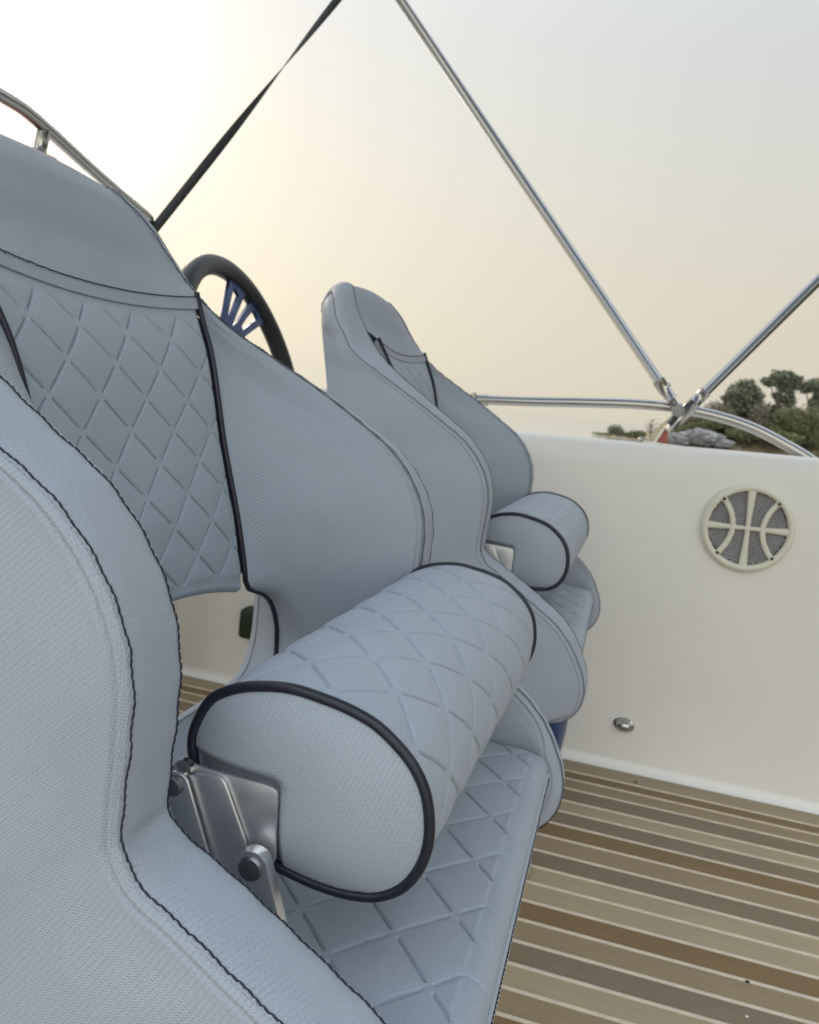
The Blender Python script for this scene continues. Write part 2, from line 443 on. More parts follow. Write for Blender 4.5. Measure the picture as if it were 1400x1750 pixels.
def leaves(name, blobs, n, size, mat, parent):
    """many leaf-sized faces spread through ellipsoid blobs, thinning towards a ragged edge"""
    w = np.array([b[3] * b[4] * b[5] for b in blobs]) ** .8; w = w / w.sum()
    V = []; Fq = []
    for b, k in zip(blobs, (w * n).astype(int)):
        c = np.array(b[:3]); rr = np.array(b[3:6])
        d = rng.normal(size=(k, 3)); d /= np.linalg.norm(d, axis=1, keepdims=True)
        rad = rng.random(k) ** .42 * (1 + rng.normal(0, .10, k))
        p = c + d * rad[:, None] * rr
        u = rng.normal(size=(k, 3)); u /= np.linalg.norm(u, axis=1, keepdims=True)
        q = np.cross(u, rng.normal(size=(k, 3))); q /= np.linalg.norm(q, axis=1, keepdims=True)
        s = size * rng.uniform(.6, 1.4, (k, 1))
        base = sum(len(v) for v in V)
        V.append(np.stack([p - u * s, p + q * s * .5, p + u * s, p - q * s * .5], 1).reshape(-1, 3))
        Fq.append(base + np.arange(k * 4).reshape(k, 4))
    return raw(name, np.concatenate(V), np.concatenate(Fq), mat, parent, smooth=False)
def trunk(parent, h, r, limbs):
    Vs, Fs, o = [], [], 0
    def add(path, rr):
        nonlocal o
        V, Fq = tube_vf(path, rr, 6); Vs.append(V); Fs.append(Fq + o); o += len(V)
    main = spline([(0, 0, -.4), (.15 * h / 4, 0, h * .35), (-.05, .1, h * .7), (.1, 0, h)], 10)
    add(main, np.linspace(r, r * .45, 10))
    for (dx, dy, z0, z1) in limbs:
        add(spline([(0.05, 0, z0), (dx * .5, dy * .5, z0 + (z1 - z0) * .45), (dx, dy, z1)], 7), np.linspace(r * .5, r * .15, 7))
    return quads_to_mesh("trunk", np.concatenate(Vs), np.concatenate(Fs), M_bark, parent)
def tree(name, x, y, label, cat, blobs, n, size, mat, h, r, limbs, group):
    t = empty(name, (x, y, ground_z(x, y)), label, cat, group)
    trunk(t, h, r, limbs); z0 = ground_z(x, y)
    leaves("crown", [(b[0], b[1], b[2] - z0, b[3], b[4], b[5]) for b in blobs], n, size, mat, t)
    return t
G = 'trees and scrub on the far shore'
tree("pine_tree", 10.5, 90, "round topped dark pine on the shore, just right of the canopy pole", "tree",
     [(0, 0, 5.0, 1.75, 1.5, 1.15), (-.9, .2, 4.3, 1.2, 1.2, .9), (.95, -.1, 4.5, 1.15, 1.1, .95), (.1, .3, 5.9, 1.1, 1, .62), (-.2, .2, 3.6, 1.5, 1.3, .8)],
     4200, .17, M_leafd, 4.6, .22, [(1, .2, 2, 4.4), (-1, .2, 1.8, 4.2)], G)
tree("broad_tree", 14.0, 91, "tall open crowned tree with sky showing under its branches", "tree",
     [(.1, 0, 7.1, 1.3, 1.1, .72), (-1.1, .1, 6.5, .95, .9, .5), (1.35, 0, 6.7, .75, .8, .72), (.5, .1, 6.1, .95, .9, .65), (-.3, .2, 5.2, .5, .5, .4), (.9, 0, 4.9, .8, .7, .9)],
     3300, .16, M_leafd, 6.2, .2, [(1.4, .2, 3.6, 6.6), (-1.3, .1, 3.4, 6.4), (.6, .3, 4, 7), (-.5, -.2, 3, 5.4)], G)
tree("leaning_tree", 17.2, 91, "dark tree cut off by the photo edge, rightmost on the shore", "tree",
     [(0, 0, 6.6, 1.2, 1.1, .75), (-.9, .1, 6.2, .75, .8, .5), (.9, 0, 5.9, 1.2, 1, .9), (.4, 0, 4.7, 1, 1, .8)], 2600, .16, M_leafd, 6, .2, [(-1, .1, 3.2, 6.2), (1, .1, 3, 5.8)], G)
def shrub(name, x, y, label, blobs, n, size, mat, group=G, cat="shrub"):
    z0 = ground_z(x, y); t = empty(name, (x, y, z0), label, cat, group)
    top = max(b[2] for b in blobs) - z0
    trunk(t, max(top * .8, .3), .07, [(.4, .1, .2, max(top * .7, .3)), (-.4, .1, .2, max(top * .7, .3))])
    leaves("crown", [(b[0], b[1], b[2] - z0, b[3], b[4], b[5]) for b in blobs], n, size, mat, t)
shrub("brown_shrub", 8.2, 89, "bare brown thicket left of the round pine", [(0, 0, 3.0, 1.5, 1.2, .95), (-1.1, 0, 2.3, 1.2, 1, .8), (.9, 0, 2.4, 1.1, 1, 1.2)], 2600, .12, M_leafb)
shrub("taupe_shrub", 12.1, 88.5, "grey brown dome shaped shrub under the open crowned tree", [(0, 0, 3.0, 1.0, .9, 1.25), (.2, 0, 2.0, 1.1, 1, 1.0)], 2200, .11, M_leafb)
shrub("green_shrub", 14.6, 88, "bright olive green scrub below the open crowned tree", [(0, 0, 3.0, 1.5, 1.1, 1.0), (1.2, 0, 2.2, 1.4, 1, 1.0), (-1.0, 0, 1.6, 1.3, 1, .7)], 3200, .13, M_leafg)
shrub("olive_shrub", 17.0, 88, "olive scrub at the right photo edge above tan ground", [(0, 0, 3.2, 1.2, 1, 1.3), (.6, 0, 1.6, 1.4, 1, 1.0), (-1.2, .3, 1.2, 1.2, 1, .7)], 3000, .13, M_leafg)
shrub("low_shrub", 11.0, 87.2, "small yellow green bush on the tan bank inside the rail curve", [(0, 0, .75, 1.0, .8, .5), (-1.0, 0, .95, .9, .8, .6)], 1500, .11, M_leafg)
shrub("slope_shrub", 9.4, 88, "olive brush on the slope above the grey rock", [(0, 0, 1.9, 1.2, 1, .8), (-1.6, 0, 1.6, 1.2, .9, .7), (1.2, 0, 1.6, 1.0, .9, .7)], 2600, .12, M_leafg)
shrub("dark_shrub", 5.2, 88.5, "dark green brush behind the foot of the canopy poles", [(0, 0, .5, 1.3, .9, .75), (1.3, 0, .95, 1.0, .9, .8), (-1.5, 0, -.15, 1.0, .8, .35)], 2600, .12, M_leafg)
for (x, y, nm, lb, mt, bl) in (
    (6.4, 91, "grey_shrub", "grey brown thicket rising behind the steel pole, above the large rock", M_leafb, [(0, 0, 1.7, 1.3, 1, 1.0), (1.0, 0, 2.4, 1.1, 1, .8), (-.9, 0, 1.0, 1, .9, .7)]),
    (7.6, 90.5, "olive_thicket", "dull olive thicket between the brown thicket and the grey rock", M_leafg, [(0, 0, 1.4, 1.6, 1, .8), (1.5, 0, 1.6, 1.3, 1, .8)]),
    (10.4, 91.5, "brown_thicket", "brown thicket under the round pine", M_leafb, [(0, 0, 2.6, 1.7, 1, 1.1), (1.5, 0, 2.2, 1.3, 1, 1.2), (-1.3, 0, 2.2, 1.3, 1, 1.0)]),
    (13.3, 92, "dark_thicket", "dark thicket around the trunk of the open crowned tree", M_leafd, [(0, 0, 3.3, 1.3, 1, 1.1), (1.2, 0, 3.4, 1.1, 1, 1.2), (2.6, 0, 3.0, 1.3, 1, 1.4)]),
    (15.9, 90.5, "brown_brush", "brown brush between the two scrub bushes at the photo edge", M_leafb, [(0, 0, 3.4, 1.0, 1, .8), (.9, 0, 2.6, 1.1, 1, 1.2), (2.2, 0, 2.4, 1.2, 1, 1.3)]),
    (13.2, 87, "tan_brush", "low olive brush on the tan bank beneath the taupe shrub", M_leafg, [(0, 0, 1.1, 1.5, 1, .6), (1.7, 0, 1.0, 1.4, 1, .65), (-1.5, 0, 1.2, 1.0, 1, .6)])):
    shrub(nm, x, y, lb, bl, 3400, .12, mt)
# scrub that covers the slope between the bushes
sx_ = rng.uniform(4.2, 30, 620); sy_ = rng.uniform(87.5, 101, 620)
bl_ = [(x, y, ground_z(x, y) + r * .35, r * 1.3, r, r * .8) for x, y, r in zip(sx_, sy_, rng.uniform(.35, .75, 620))]
sm_ = new_mat("mixed dry scrub"); tcn = sm_[1].nodes.new('ShaderNodeTexCoord'); nz = sm_[1].nodes.new('ShaderNodeTexNoise'); nz.inputs['Scale'].default_value = .8; nz.inputs['Detail'].default_value = 5
sm_[1].links.new(tcn.outputs['Object'], nz.inputs['Vector']); r_ = sm_[1].nodes.new('ShaderNodeValToRGB')
r_.color_ramp.elements[0].position = .38; r_.color_ramp.elements[0].color = (.105, .118, .055, 1); r_.color_ramp.elements[1].position = .62; r_.color_ramp.elements[1].color = (.33, .265, .16, 1)
sm_[1].links.new(nz.outputs[0], r_.inputs[0]); sm_[1].links.new(r_.outputs[0], sm_[2].inputs['Base Color']); sm_[2].inputs['Roughness'].default_value = .9
tag(leaves("scrub", bl_, 42000, .12, sm_[0], None), "dry olive brown scrub covering the slope of the far shore", kind='stuff')
shrub("round_bush", -1.5, 90, "round dark bush on the low point, left of two", [(0, 0, -.25, .88, .8, .62), (.1, 0, -.5, .95, .8, .4)], 1700, .09, M_leafd)
shrub("yellow_bush", .65, 90, "yellow green bush on the low point beside the round dark one", [(0, 0, -.38, .9, .8, .42), (.5, 0, -.35, .6, .6, .42), (-.9, 0, -.55, .6, .6, .3)], 1700, .09, M_leafg)
shrub("grass_tuft", -3.0, 90, "thin strip of green grass at the tip of the point", [(0, 0, -.78, 1.0, .7, .13), (1.0, 0, -.72, .8, .7, .17)], 900, .07, M_leafg, cat="grass tuft")
t = empty("bare_tree", (2.0, 90, ground_z(2.0, 90)), "thin leafless tree between the low point and the pole foot", "tree", G)
Vs, Fs, o_ = [], [], 0
def addb(path, r0, r1, sides=5):
    global o_
    V, Fq = tube_vf(path, np.linspace(r0, r1, len(path)), sides); Vs.append(V); Fs.append(Fq + o_); o_ += len(V)
addb(spline([(0, 0, -.3), (.1, 0, .7), (-.05, 0, 1.4), (.1, 0, 2.1)], 10), .07, .02)
quads_to_mesh("trunk", np.concatenate(Vs), np.concatenate(Fs), M_bark, t)
Vs, Fs, o_ = [], [], 0
for k in range(46):
    z0 = random.uniform(.6, 2.0); an = random.uniform(0, 2 * PI); ln = random.uniform(.4, 1.0)
    dx, dy = math.cos(an) * ln, math.sin(an) * ln * .5
    addb(spline([(0, 0, z0), (dx * .5, dy * .5, z0 + .2), (dx, dy, z0 + random.uniform(.2, .6))], 5), .022, .006, 4)
quads_to_mesh("twigs", np.concatenate(Vs), np.concatenate(Fs), M_bark, t)['kind'] = 'stuff'
def rock(x, y, z, sx, sy, sz, label):
    bm = bmesh.new(); bmesh.ops.create_icosphere(bm, subdivisions=5, radius=1)
    from mathutils import noise
    for v in bm.verts:
        n = noise.noise(v.co * 1.6 + Vector((x, y, z))) * .35 + noise.noise(v.co * 4 + Vector((z, x, y))) * .22 + abs(noise.noise(Vector((v.co.x * 3, v.co.y * 3, v.co.z * 14)))) * .16 + noise.noise(v.co * 12) * .07
        v.co = v.co * (1 + n); v.co = Vector((v.co.x * sx, v.co.y * sy, v.co.z * sz))
    o = bm_obj("shore_rock", bm, M_rock); o.location = (x, y, z); tag(o, label, "rock", "grey rocks at the shore")
rock(6.9, 86.6, .15, 2.0, 1.0, .75, "large grey rock right of the canopy pole foot")
rock(4.6, 86.3, -.35, 1.2, .8, .5, "smaller pale grey rock behind the canopy pole foot")
rock(8.9, 86.4, -.2, 1.0, .7, .4, "low grey rock on the tan bank, right of the large one")

# ------------------------------------------------------------------ boat: deck, side wall
YW = 1.865
LY = [1.846, 1.785, 1.744, 1.695, 1.636, 1.587, 1.531, 1.476, 1.417, 1.361, 1.309, 1.254, 1.201, 1.146, 1.093, 1.041, 0.989]
PC = ['l', 'b', 'm', 'g', 'L', 'g', 'b', 'm', 'g', 'L', 'L', 'b', 'm', 'g', 'L', 'm', 'b']
y = LY[-1]; cyc = ['b', 'g', 'L', 'm', 'b', 'L', 'm', 'g']
i = 0
while y > -0.75:
    y -= .0535; LY.append(round(y, 4)); PC.append(cyc[i % 8]); i += 1
def plank_mat(name, col):
    m, t, b = new_mat(name)
    tcn = t.nodes.new('ShaderNodeTexCoord'); mp = t.nodes.new('ShaderNodeMapping'); mp.inputs['Scale'].default_value = (2.0, 26, 26)
    t.links.new(tcn.outputs['Object'], mp.inputs[0])
    nz = t.nodes.new('ShaderNodeTexNoise'); nz.inputs['Scale'].default_value = 3.0; nz.inputs['Detail'].default_value = 6
    t.links.new(mp.outputs[0], nz.inputs['Vector'])
    n2 = t.nodes.new('ShaderNodeTexNoise'); n2.inputs['Scale'].default_value = 3.5; n2.inputs['Detail'].default_value = 3
    t.links.new(tcn.outputs['Object'], n2.inputs['Vector'])
    f = math_('ADD', math_('MULTIPLY', nz.outputs[0], .30, t), math_('MULTIPLY', n2.outputs[0], .26, t), t)
    f = math_('ADD', f, .72, t)
    v = t.nodes.new('ShaderNodeVectorMath'); v.operation = 'SCALE'; v.inputs[0].default_value = col
    t.links.new(f, v.inputs['Scale']); t.links.new(v.outputs[0], b.inputs['Base Color'])
    b.inputs['Roughness'].default_value = .5; b.inputs['Specular IOR Level'].default_value = .3
    bp = t.nodes.new('ShaderNodeBump'); bp.inputs['Strength'].default_value = .3; bp.inputs['Distance'].default_value = .0006
    t.links.new(nz.outputs[0], bp.inputs['Height']); t.links.new(bp.outputs[0], b.inputs['Normal'])
    return m
PM = {'l': plank_mat("plank light taupe", (.335, .265, .170)), 'm': plank_mat("plank mid tan", (.305, .228, .135)),
      'b': plank_mat("plank brown", (.215, .142, .066)), 'g': plank_mat("plank grey brown", (.222, .170, .113)),
      'L': plank_mat("plank pale", (.395, .315, .203))}
bm = bmesh.new(); box(bm, -2.6, 3.0, -.78, YW + .02, -.05, -.004)
deck = tag(bm_obj("deck_floor", bm, M_white2), "striped wood look cockpit floor beside the seats", kind='structure')
plank_me = {}
for k, (y0, y1) in enumerate(zip(LY, LY[1:])):
    w = round(y0 - y1 - .007, 4); key = (w, PC[k])
    if key not in plank_me:
        bm = bmesh.new(); box(bm, -2.55, 2.95, -w / 2, w / 2, -.003, .0, .0008, 1)
        me = bpy.data.meshes.new("plank"); bm.to_mesh(me); bm.free(); me.materials.append(PM[PC[k]]); plank_me[key] = me
    o = link("plank", plank_me[key], None, deck); o.location = ((k * .37) % .04, (y0 + y1) / 2, 0)
bm = bmesh.new(); box(bm, -2.55, 2.99, -.0034, .0034, -.0032, .0008, .0006, 1)
cm = bpy.data.meshes.new("caulk_strip"); bm.to_mesh(cm); bm.free(); cm.materials.append(M_caulk)
for yy in LY[1:]:
    o = link("caulk_strip", cm, None, deck); o.location = (0, yy, 0)
for (x, yy, mm, r, lb) in ((.281, 1.197, M_dark, .0028, "larger black crumb lying on a pale seam of the striped floor"), (.27, 1.12, M_white2, .0022, "tiny white crumb lying on a tan plank of the striped floor"),
                     (.125, 1.80, M_dark, .003, "dark speck on the first plank under the white wall")):
    bm = bmesh.new(); bmesh.ops.create_icosphere(bm, subdivisions=2, radius=r)
    for v in bm.verts: v.co.z *= .6; v.co.x *= 1 + .4 * math.sin(v.co.y * 900)
    o = bm_obj("crumb", bm, mm, None, True); o.location = (x, yy, r * .5)
    tag(o, lb, "crumb", "crumbs on the cockpit floor")

# side wall: one profile (y,z) swept along x; the top edge follows a slight sheer
xsw = np.linspace(-2.6, 3.0, 60)
prof = []
def topz(x): return 0.738 + 0.035 * (x) + .010 * x * x * .3
P = []
for x in xsw:
    tz = topz(x)
    row = [(YW - .004, .0), (YW - .004, .03), (YW, .08), (YW, .2), (YW, .4), (YW + .002, tz - .06), (YW + .006, tz - .022), (YW + .012, tz - .008),
           (YW + .024, tz - .001), (YW + .04, tz), (YW + .24, tz - .006), (YW + .262, tz - .012), (YW + .27, tz - .03), (YW + .268, .4), (YW + .22, 0), (YW + .05, -.6), (YW - .1, -1.2)]
    P.append([(x, a, b) for a, b in row])
wall = grid("boat_side", np.array(P), M_white, hint=(0, -1, .2))
tag(wall, "smooth white gelcoat cockpit side wall with rounded top edge", "boat side")
rr = [(YW - .004 - .026 * (1 - math.cos(a)), .026 * (1 - math.sin(a)) + .001) for a in np.linspace(0, PI / 2, 8)]
rr = [(YW - .0038, .019)] + [(YW - .0045 - .0185 * (1 - math.cos(a)), .0185 - .0180 * math.sin(a)) for a in np.linspace(0.1, PI / 2, 8)]
grid("cove_strip", np.array([[(x, a, b) for a, b in rr] for x in xsw]), M_white2, wall, hint=(0, -1, 1))
o_side = grid("opposite_side", np.array([[(x, 1.10 - y, z) for _, y, z in row] for row in P]), M_white, wall, hint=(0, 1, .2))
# ------------------------------------------------------------------ round speaker on the wall
SPX, SPZ, SPR = .2695, .587, .0945
sp = empty("speaker", (SPX, YW, SPZ), "round ivory speaker grille with basketball shaped ribs on the white wall", "speaker")
sp.rotation_euler = (0, math.radians(-2.2), 0)
bm = bmesh.new()
prof_ = [(SPR - .0150, .0), (SPR - .0150, .011), (SPR - .0135, .0140), (SPR - .009, .0160), (SPR - .006, .0155), (SPR - .001, .011), (SPR, .006), (SPR, -.002)]
lathe(bm, prof_, (0, 0, 0), (0, -1, 0), 72)
bm_obj("speaker_ring", bm, M_ivory, sp, True, 50)
RI_ = SPR - .0125
def rib(pts, w):
    """ribbon bar over the grille, pts (x,z), widths w"""
    pts = np.array(pts, float); T = np.gradient(pts, axis=0); T /= np.linalg.norm(T, axis=1, keepdims=True); n = np.stack([-T[:, 1], T[:, 0]], -1)
    w = np.broadcast_to(w, (len(pts),)); rows = []
    for p, nn, ww in zip(pts, n, w):
        rows.append([(p[0] + nn[0] * a * ww, -d, p[1] + nn[1] * a * ww) for a, d in ((-.5, .004), (-.48, .0105), (-.30, .0125), (.30, .0125), (.48, .0105), (.5, .004))])
    return np.array(rows)
q = np.linspace(-1, 1, 31)
tp = .0092 + .0090 * np.abs(q) ** 1.6
grid("speaker_rib", rib(np.stack([q * RI_, q * 0], -1), tp * .86), M_ivory, sp, hint=(0, -1, 0))
grid("speaker_rib", rib(np.stack([q * 0, q * RI_], -1), tp) + np.array([0, -.0004, 0]), M_ivory, sp, hint=(0, -1, 0))
for s in (-1, 1):
    a = np.linspace(-1, 1, 31)
    pts = np.stack([s * (.0300 + .0240 * a ** 2), a * .0590], -1)
    grid("speaker_rib", rib(pts, .0112) + np.array([0, -.0002, 0]), M_ivory, sp, hint=(0, -1, 0))
    for s2 in (-1, 1):
        bm = bmesh.new(); lathe(bm, [(.0062, .008), (.0062, .0142), (.0056, .0152), (.0036, .0152)], (s * .0548, 0, s2 * .0585), (0, -1, 0), 16)
        sc = bm_obj("screw_boss", bm, M_ivory, sp, True, 40)
        bm = bmesh.new(); lathe(bm, [(.0040, .0155), (.0034, .0148), (0, .0146)], (s * .0548, 0, s2 * .0585), (0, -1, 0), 12)
        bm_obj("screw", bm, M_dark, sc, True)
def grille_mat():
    m, t, b = new_mat("perforated grey grille")
    tcn = t.nodes.new('ShaderNodeTexCoord'); v = t.nodes.new('ShaderNodeTexVoronoi'); v.inputs['Scale'].default_value = 300
    v.inputs['Randomness'].default_value = .15
    t.links.new(tcn.outputs['Object'], v.inputs['Vector'])
    b.inputs['Base Color'].default_value = (.24, .23, .245, 1); b.inputs['Roughness'].default_value = .45; b.inputs['Metallic'].default_value = .4
    return m
# grille: a plate of raised woven bumps and dark gaps, one joined part
bm = bmesh.new()
lathe(bm, [(0, .0015), (SPR - .014, .0015)], (0, 0, 0), (0, -1, 0), 48)
bm_obj("grille_backing", bm, plain("dark grille backing", (.055, .052, .056), .8, noise=.1), sp)
V, Fq = [], []
stp = .0050; k = 0
for ii in range(-26, 27):
    for jj in range(-30, 31):
        x = (ii + .5 * (jj % 2)) * stp; z = jj * stp * .866
        if x * x + z * z > (SPR - .0165) ** 2: continue
        r = stp * .38; h0 = .0050; n0 = len(V)
        V += [(x + r, -.002, z), (x, -.002, z + r), (x - r, -.002, z), (x, -.002, z - r), (x, -h0, z)]
        Fq += [(n0, n0 + 4, n0 + 1), (n0 + 1, n0 + 4, n0 + 2), (n0 + 2, n0 + 4, n0 + 3), (n0 + 3, n0 + 4, n0)]
gm_ = raw("grille_mesh", V, Fq, plain("grey speaker mesh", (.74, .72, .75), .5, metal=.0, noise=.1), sp, smooth=False)
gm_['kind'] = 'stuff'
# chrome fitting low on the wall
cf = empty("chrome_fitting", (.084, YW, .102), "small oval chrome fitting low on the white wall", "fitting")
cf.rotation_euler = (0, math.radians(8), 0)
bm = bmesh.new(); lathe(bm, [(.0165, 0), (.0165, .003), (.0150, .0048), (.0118, .0052)], (0, 0, 0), (0, -1, 0), 40)
for v in bm.verts: v.co.x *= 1.42
bm_obj("flange", bm, M_steel, cf, True, 40)
bm = bmesh.new(); lathe(bm, [(.0122, .0035), (.0120, .010), (.0105, .0150), (.007, .0185), (0, .0198)], (0, 0, 0), (0, -1, 0), 40)
for v in bm.verts: v.co.x *= 1.42
bm_obj("dome", bm, M_steel, cf, True)
# dark green case hanging on the wall beyond the seat opening
bm = bmesh.new(); box(bm, -.864, -.79, YW - .055, YW - .0045, .138, .215, .012, 3)
tag(bm_obj("green_case", bm, M_green, None, True, 40), "small dark green case on the white wall, seen through the seat opening", "case")

bm = bmesh.new(); lathe(bm, [(0, .001), (.088, .001), (.100, .012), (.112, .075), (.1155, .115), (.1165, .16), (.112, .175), (.104, .178), (.100, .170), (0, .160)], (-.153, 1.715, 0), (0, 0, 1), 48)
tag(bm_obj("blue_tub", bm, M_blue, None, True, 40), "dark blue round tub standing behind the farther seat by the wall", "tub")

# ------------------------------------------------------------------ rails and canopy poles
gr = empty("grab_rail", (-.35, 1.97, topz(-.35)), "curved polished steel grab rail along the top of the white wall", "rail")
def lp(pts): return [(x + .35, yy - 1.97, z - topz(-.35)) for x, yy, z in pts]
rail = spline(lp([(-.90, 1.97, .735), (-.72, 1.97, .768), (-.5, 1.97, .785), (-.353, 1.97, .792), (-.247, 1.97, .800), (-.112, 1.97, .813), (.019, 1.97, .8235), (.10, 1.97, .8245), (.17, 1.97, .818), (.251, 1.97, .802), (.329, 1.97, .773), (.393, 1.97, .743), (.44, 1.97, .712)]), 80)
tube("rail_tube", rail, .0118, M_steel, gr, 20)
bm = bmesh.new(); lathe(bm, [(.0, -.014), (.0145, -.012), (.0145, .012), (.0, .014)], lp([(-.352, 1.97, .791)])[0], (1, 0, .08), 20); bm_obj("collar", bm, M_steel, gr, True, 40)
bm = bmesh.new(); lathe(bm, [(.0, -.004), (.008, -.003), (.008, .003), (0, .004)], lp([(-.372, 1.955, .80)])[0], (0, 1, 0), 14); bm_obj("eye", bm, M_steel, gr, True, 40)
for x in (-.90, .44):
    bm = bmesh.new(); lathe(bm, [(.024, -.002), (.024, .004), (.0125, .009), (.0125, .03)], lp([(x, 1.97, topz(x))])[0], (0, 0, 1), 20); bm_obj("foot", bm, M_steel, gr, True, 40)

FX, FY, FZ = .072, 1.95, topz(.072)
def rel(p, o): return tuple(np.array(p, float) - np.array(o, float))
def tubeline(name, a, b, r, mat, parent, n=2, sides=20):
    return tube(name, np.linspace(a, b, n), r, mat, parent, sides)
# aft pole with its deck hinge
po = empty("canopy_pole", (FX, FY, FZ), "steel canopy pole rising right from a red hinge foot on the wall top", "pole", "canopy frame poles")
o0 = np.array((FX, FY, FZ)); foot = np.array((.078, 1.95, .772)); top = np.array((.52, 1.93, 1.375))
dirB = norm(top - foot)
tubeline("pole_tube", foot + dirB * .03 - o0, foot + dirB * 1.52 - o0, .0108, M_steel, po)
tubeline("pole_sleeve", foot + dirB * .012 - o0, foot + dirB * .085 - o0, .0142, M_steel, po)
tubeline("sleeve_collar", foot + dirB * .085 - o0, foot + dirB * .118 - o0, .0132, M_steel, po)
tubeline("pole_tongue", foot - dirB * .012 - o0, foot + dirB * .03 - o0, .0065, M_satin, po)
bm = bmesh.new(); extrude_poly(bm, round_poly([(-.015, .001), (.014, .001), (.011, .016), (.007, .036), (-.002, .036), (-.008, .014)], .004, 3), 'y', -.010, .010, .002, 2)
bm_obj("hinge_block", bm, M_red, po, True, 40)
bm = bmesh.new(); extrude_poly(bm, round_poly([(-.045, -.002), (.04, -.002), (.04, .002), (-.012, .003), (.002, .034), (-.004, .036), (-.018, .004), (-.045, .003)], .001, 2), 'y', -.017, -.0115, .0008, 1)
bm_obj("hinge_plate", bm, M_steel, po, True, 40)
bm = bmesh.new(); lathe(bm, [(0, -.007), (.005, -.0055), (.007, 0), (.005, .0055), (0, .007)], (-.046, -.014, .004), (0, 1, 0), 12); bm_obj("hinge_pin", bm, M_steel, po, True)
bm = bmesh.new(); lathe(bm, [(0, -.024), (.006, -.023), (.006, .018), (0, .019)], (.004, 0, .036), (0, 1, 0), 12); bm_obj("hinge_bolt", bm, M_steel, po, True, 40)
# forward pole, hinged on the aft one
jo = foot + dirB * .10
pf = empty("canopy_pole", tuple(jo), "long steel canopy pole leaning left, hinged to the shorter one above the red foot", "pole", "canopy frame poles")
endA = np.array((.092, 1.945, .824)); topA = np.array((-.661, 1.95, 1.685)); dA = norm(topA - endA)
tubeline("pole_tube", endA + dA * .045 - jo, topA + dA * .37 - jo, .0112, M_steel, pf)
tubeline("end_sleeve", endA + dA * .022 - jo, endA + dA * .075 - jo, .0138, M_steel, pf)
tubeline("end_tongue", endA - dA * .004 - jo, endA + dA * .03 - jo, .0085, M_rivet, pf)
bm = bmesh.new(); lathe(bm, [(0, -.016), (.013, -.015), (.015, -.008), (.015, .008), (.013, .015), (0, .016)], rel(endA + np.array((.004, -.005, -.006)), jo), (0, 1, 0), 18)
bm_obj("hinge_clamp", bm, M_rivet, pf, True, 40)
bm = bmesh.new(); lathe(bm, [(0, -.004), (.005, -.003), (.005, .003), (0, .004)], rel(endA + dA * .06 + np.array((.014, -.004, .004)), jo), (1, 0, 1), 10); bm_obj("set_screw", bm, M_steel, pf, True, 40)

M_canopy, t_, b_ = new_mat("pale blue grey canopy cloth")
b_.inputs['Base Color'].default_value = (.34, .40, .47, 1); b_.inputs['Roughness'].default_value = .85
tr_ = t_.nodes.new('ShaderNodeBsdfTranslucent'); tr_.inputs[0].default_value = (.55, .64, .74, 1)
mx_ = t_.nodes.new('ShaderNodeMixShader'); mx_.inputs[0].default_value = .22
t_.links.new(b_.outputs[0], mx_.inputs[1]); t_.links.new(tr_.outputs[0], mx_.inputs[2])
t_.links.new(mx_.outputs[0], t_.nodes['Material Output'].inputs[0])
# canopy carried by the poles and held by the strap
ca = empty("canopy", (0, .95, 1.98), "grey fabric sun canopy stretched on steel bows above the cockpit", "canopy")
xc_ = np.linspace(-.93, 1.90, 40); yc_ = np.linspace(-1.06, 1.02, 40)  # out of view; aft end lengthened to cut light from the stern
P = np.stack([xc_[:, None] + 0 * yc_[None], yc_[None] + 0 * xc_[:, None], .012 + .17 * (1 - (np.abs(yc_) / 1.06) ** 2.6)[None] - .02 * np.sin((xc_ + .93) / 2.83 * PI * 2)[:, None] ** 2], -1)
cl = grid("canopy_cloth", P, M_canopy, ca, (0, 0, 1))
for xx in (-.92, .05, 1.01, 1.89):
    tube("bow", np.stack([np.full(40, xx), yc_, -.004 + .165 * (1 - (np.abs(yc_) / 1.06) ** 2.6)], -1), .0105, M_steel, ca, 10)
# ------------------------------------------------------------------ console with windscreen rail, strap, steering wheel
co = empty("helm_console", (-1.08, 1.35, 0), "white helm console hidden behind the seats", "console")
bm = bmesh.new(); extrude_poly(bm, round_poly([(-1.35, .0), (-.93, .0), (-.90, .55), (-.93, .72), (-1.03, .80), (-1.045, 1.04), (-1.06, 1.095), (-1.12, 1.09), (-1.30, .82)], [.01, .02, .05, .04, .05, .05, .03, .04, .08], 5), 'y', .98, 1.62, .02, 3)
bmesh.ops.translate(bm, verts=bm.verts[:], vec=(1.08, -1.35, 0))
bm_obj("console_body", bm, M_white, co, True, 40)
wr = empty("windscreen_rail", (-1.08, 1.30, 1.095), "curved steel windscreen rail above the near seat head, on a red footed post", "rail")
def lw(pts): return [(x + 1.08, yy - 1.30, z - 1.095) for x, yy, z in pts]
tube("rail_tube", spline(lw([(-1.08, .80, 1.12), (-1.08, .95, 1.17), (-1.08, 1.09, 1.189), (-1.08, 1.194, 1.1905), (-1.08, 1.249, 1.187), (-1.08, 1.301, 1.176), (-1.08, 1.426, 1.1445), (-1.08, 1.543, 1.117), (-1.08, 1.60, 1.104), (-1.082, 1.645, 1.092), (-1.10, 1.665, 1.075), (-1.14, 1.64, 1.02), (-1.16, 1.60, .90)]), 60), .0125, M_steel, wr, 18)
tube("post", np.array(lw([(-1.08, 1.302, 1.172), (-1.08, 1.287, 1.10)])), .0115, M_steel, wr, 16)
bm = bmesh.new(); box(bm, -.020, .020, -.050, .020, .002, .034, .005, 2); bm_obj("red_foot", bm, M_red, wr, True, 40)
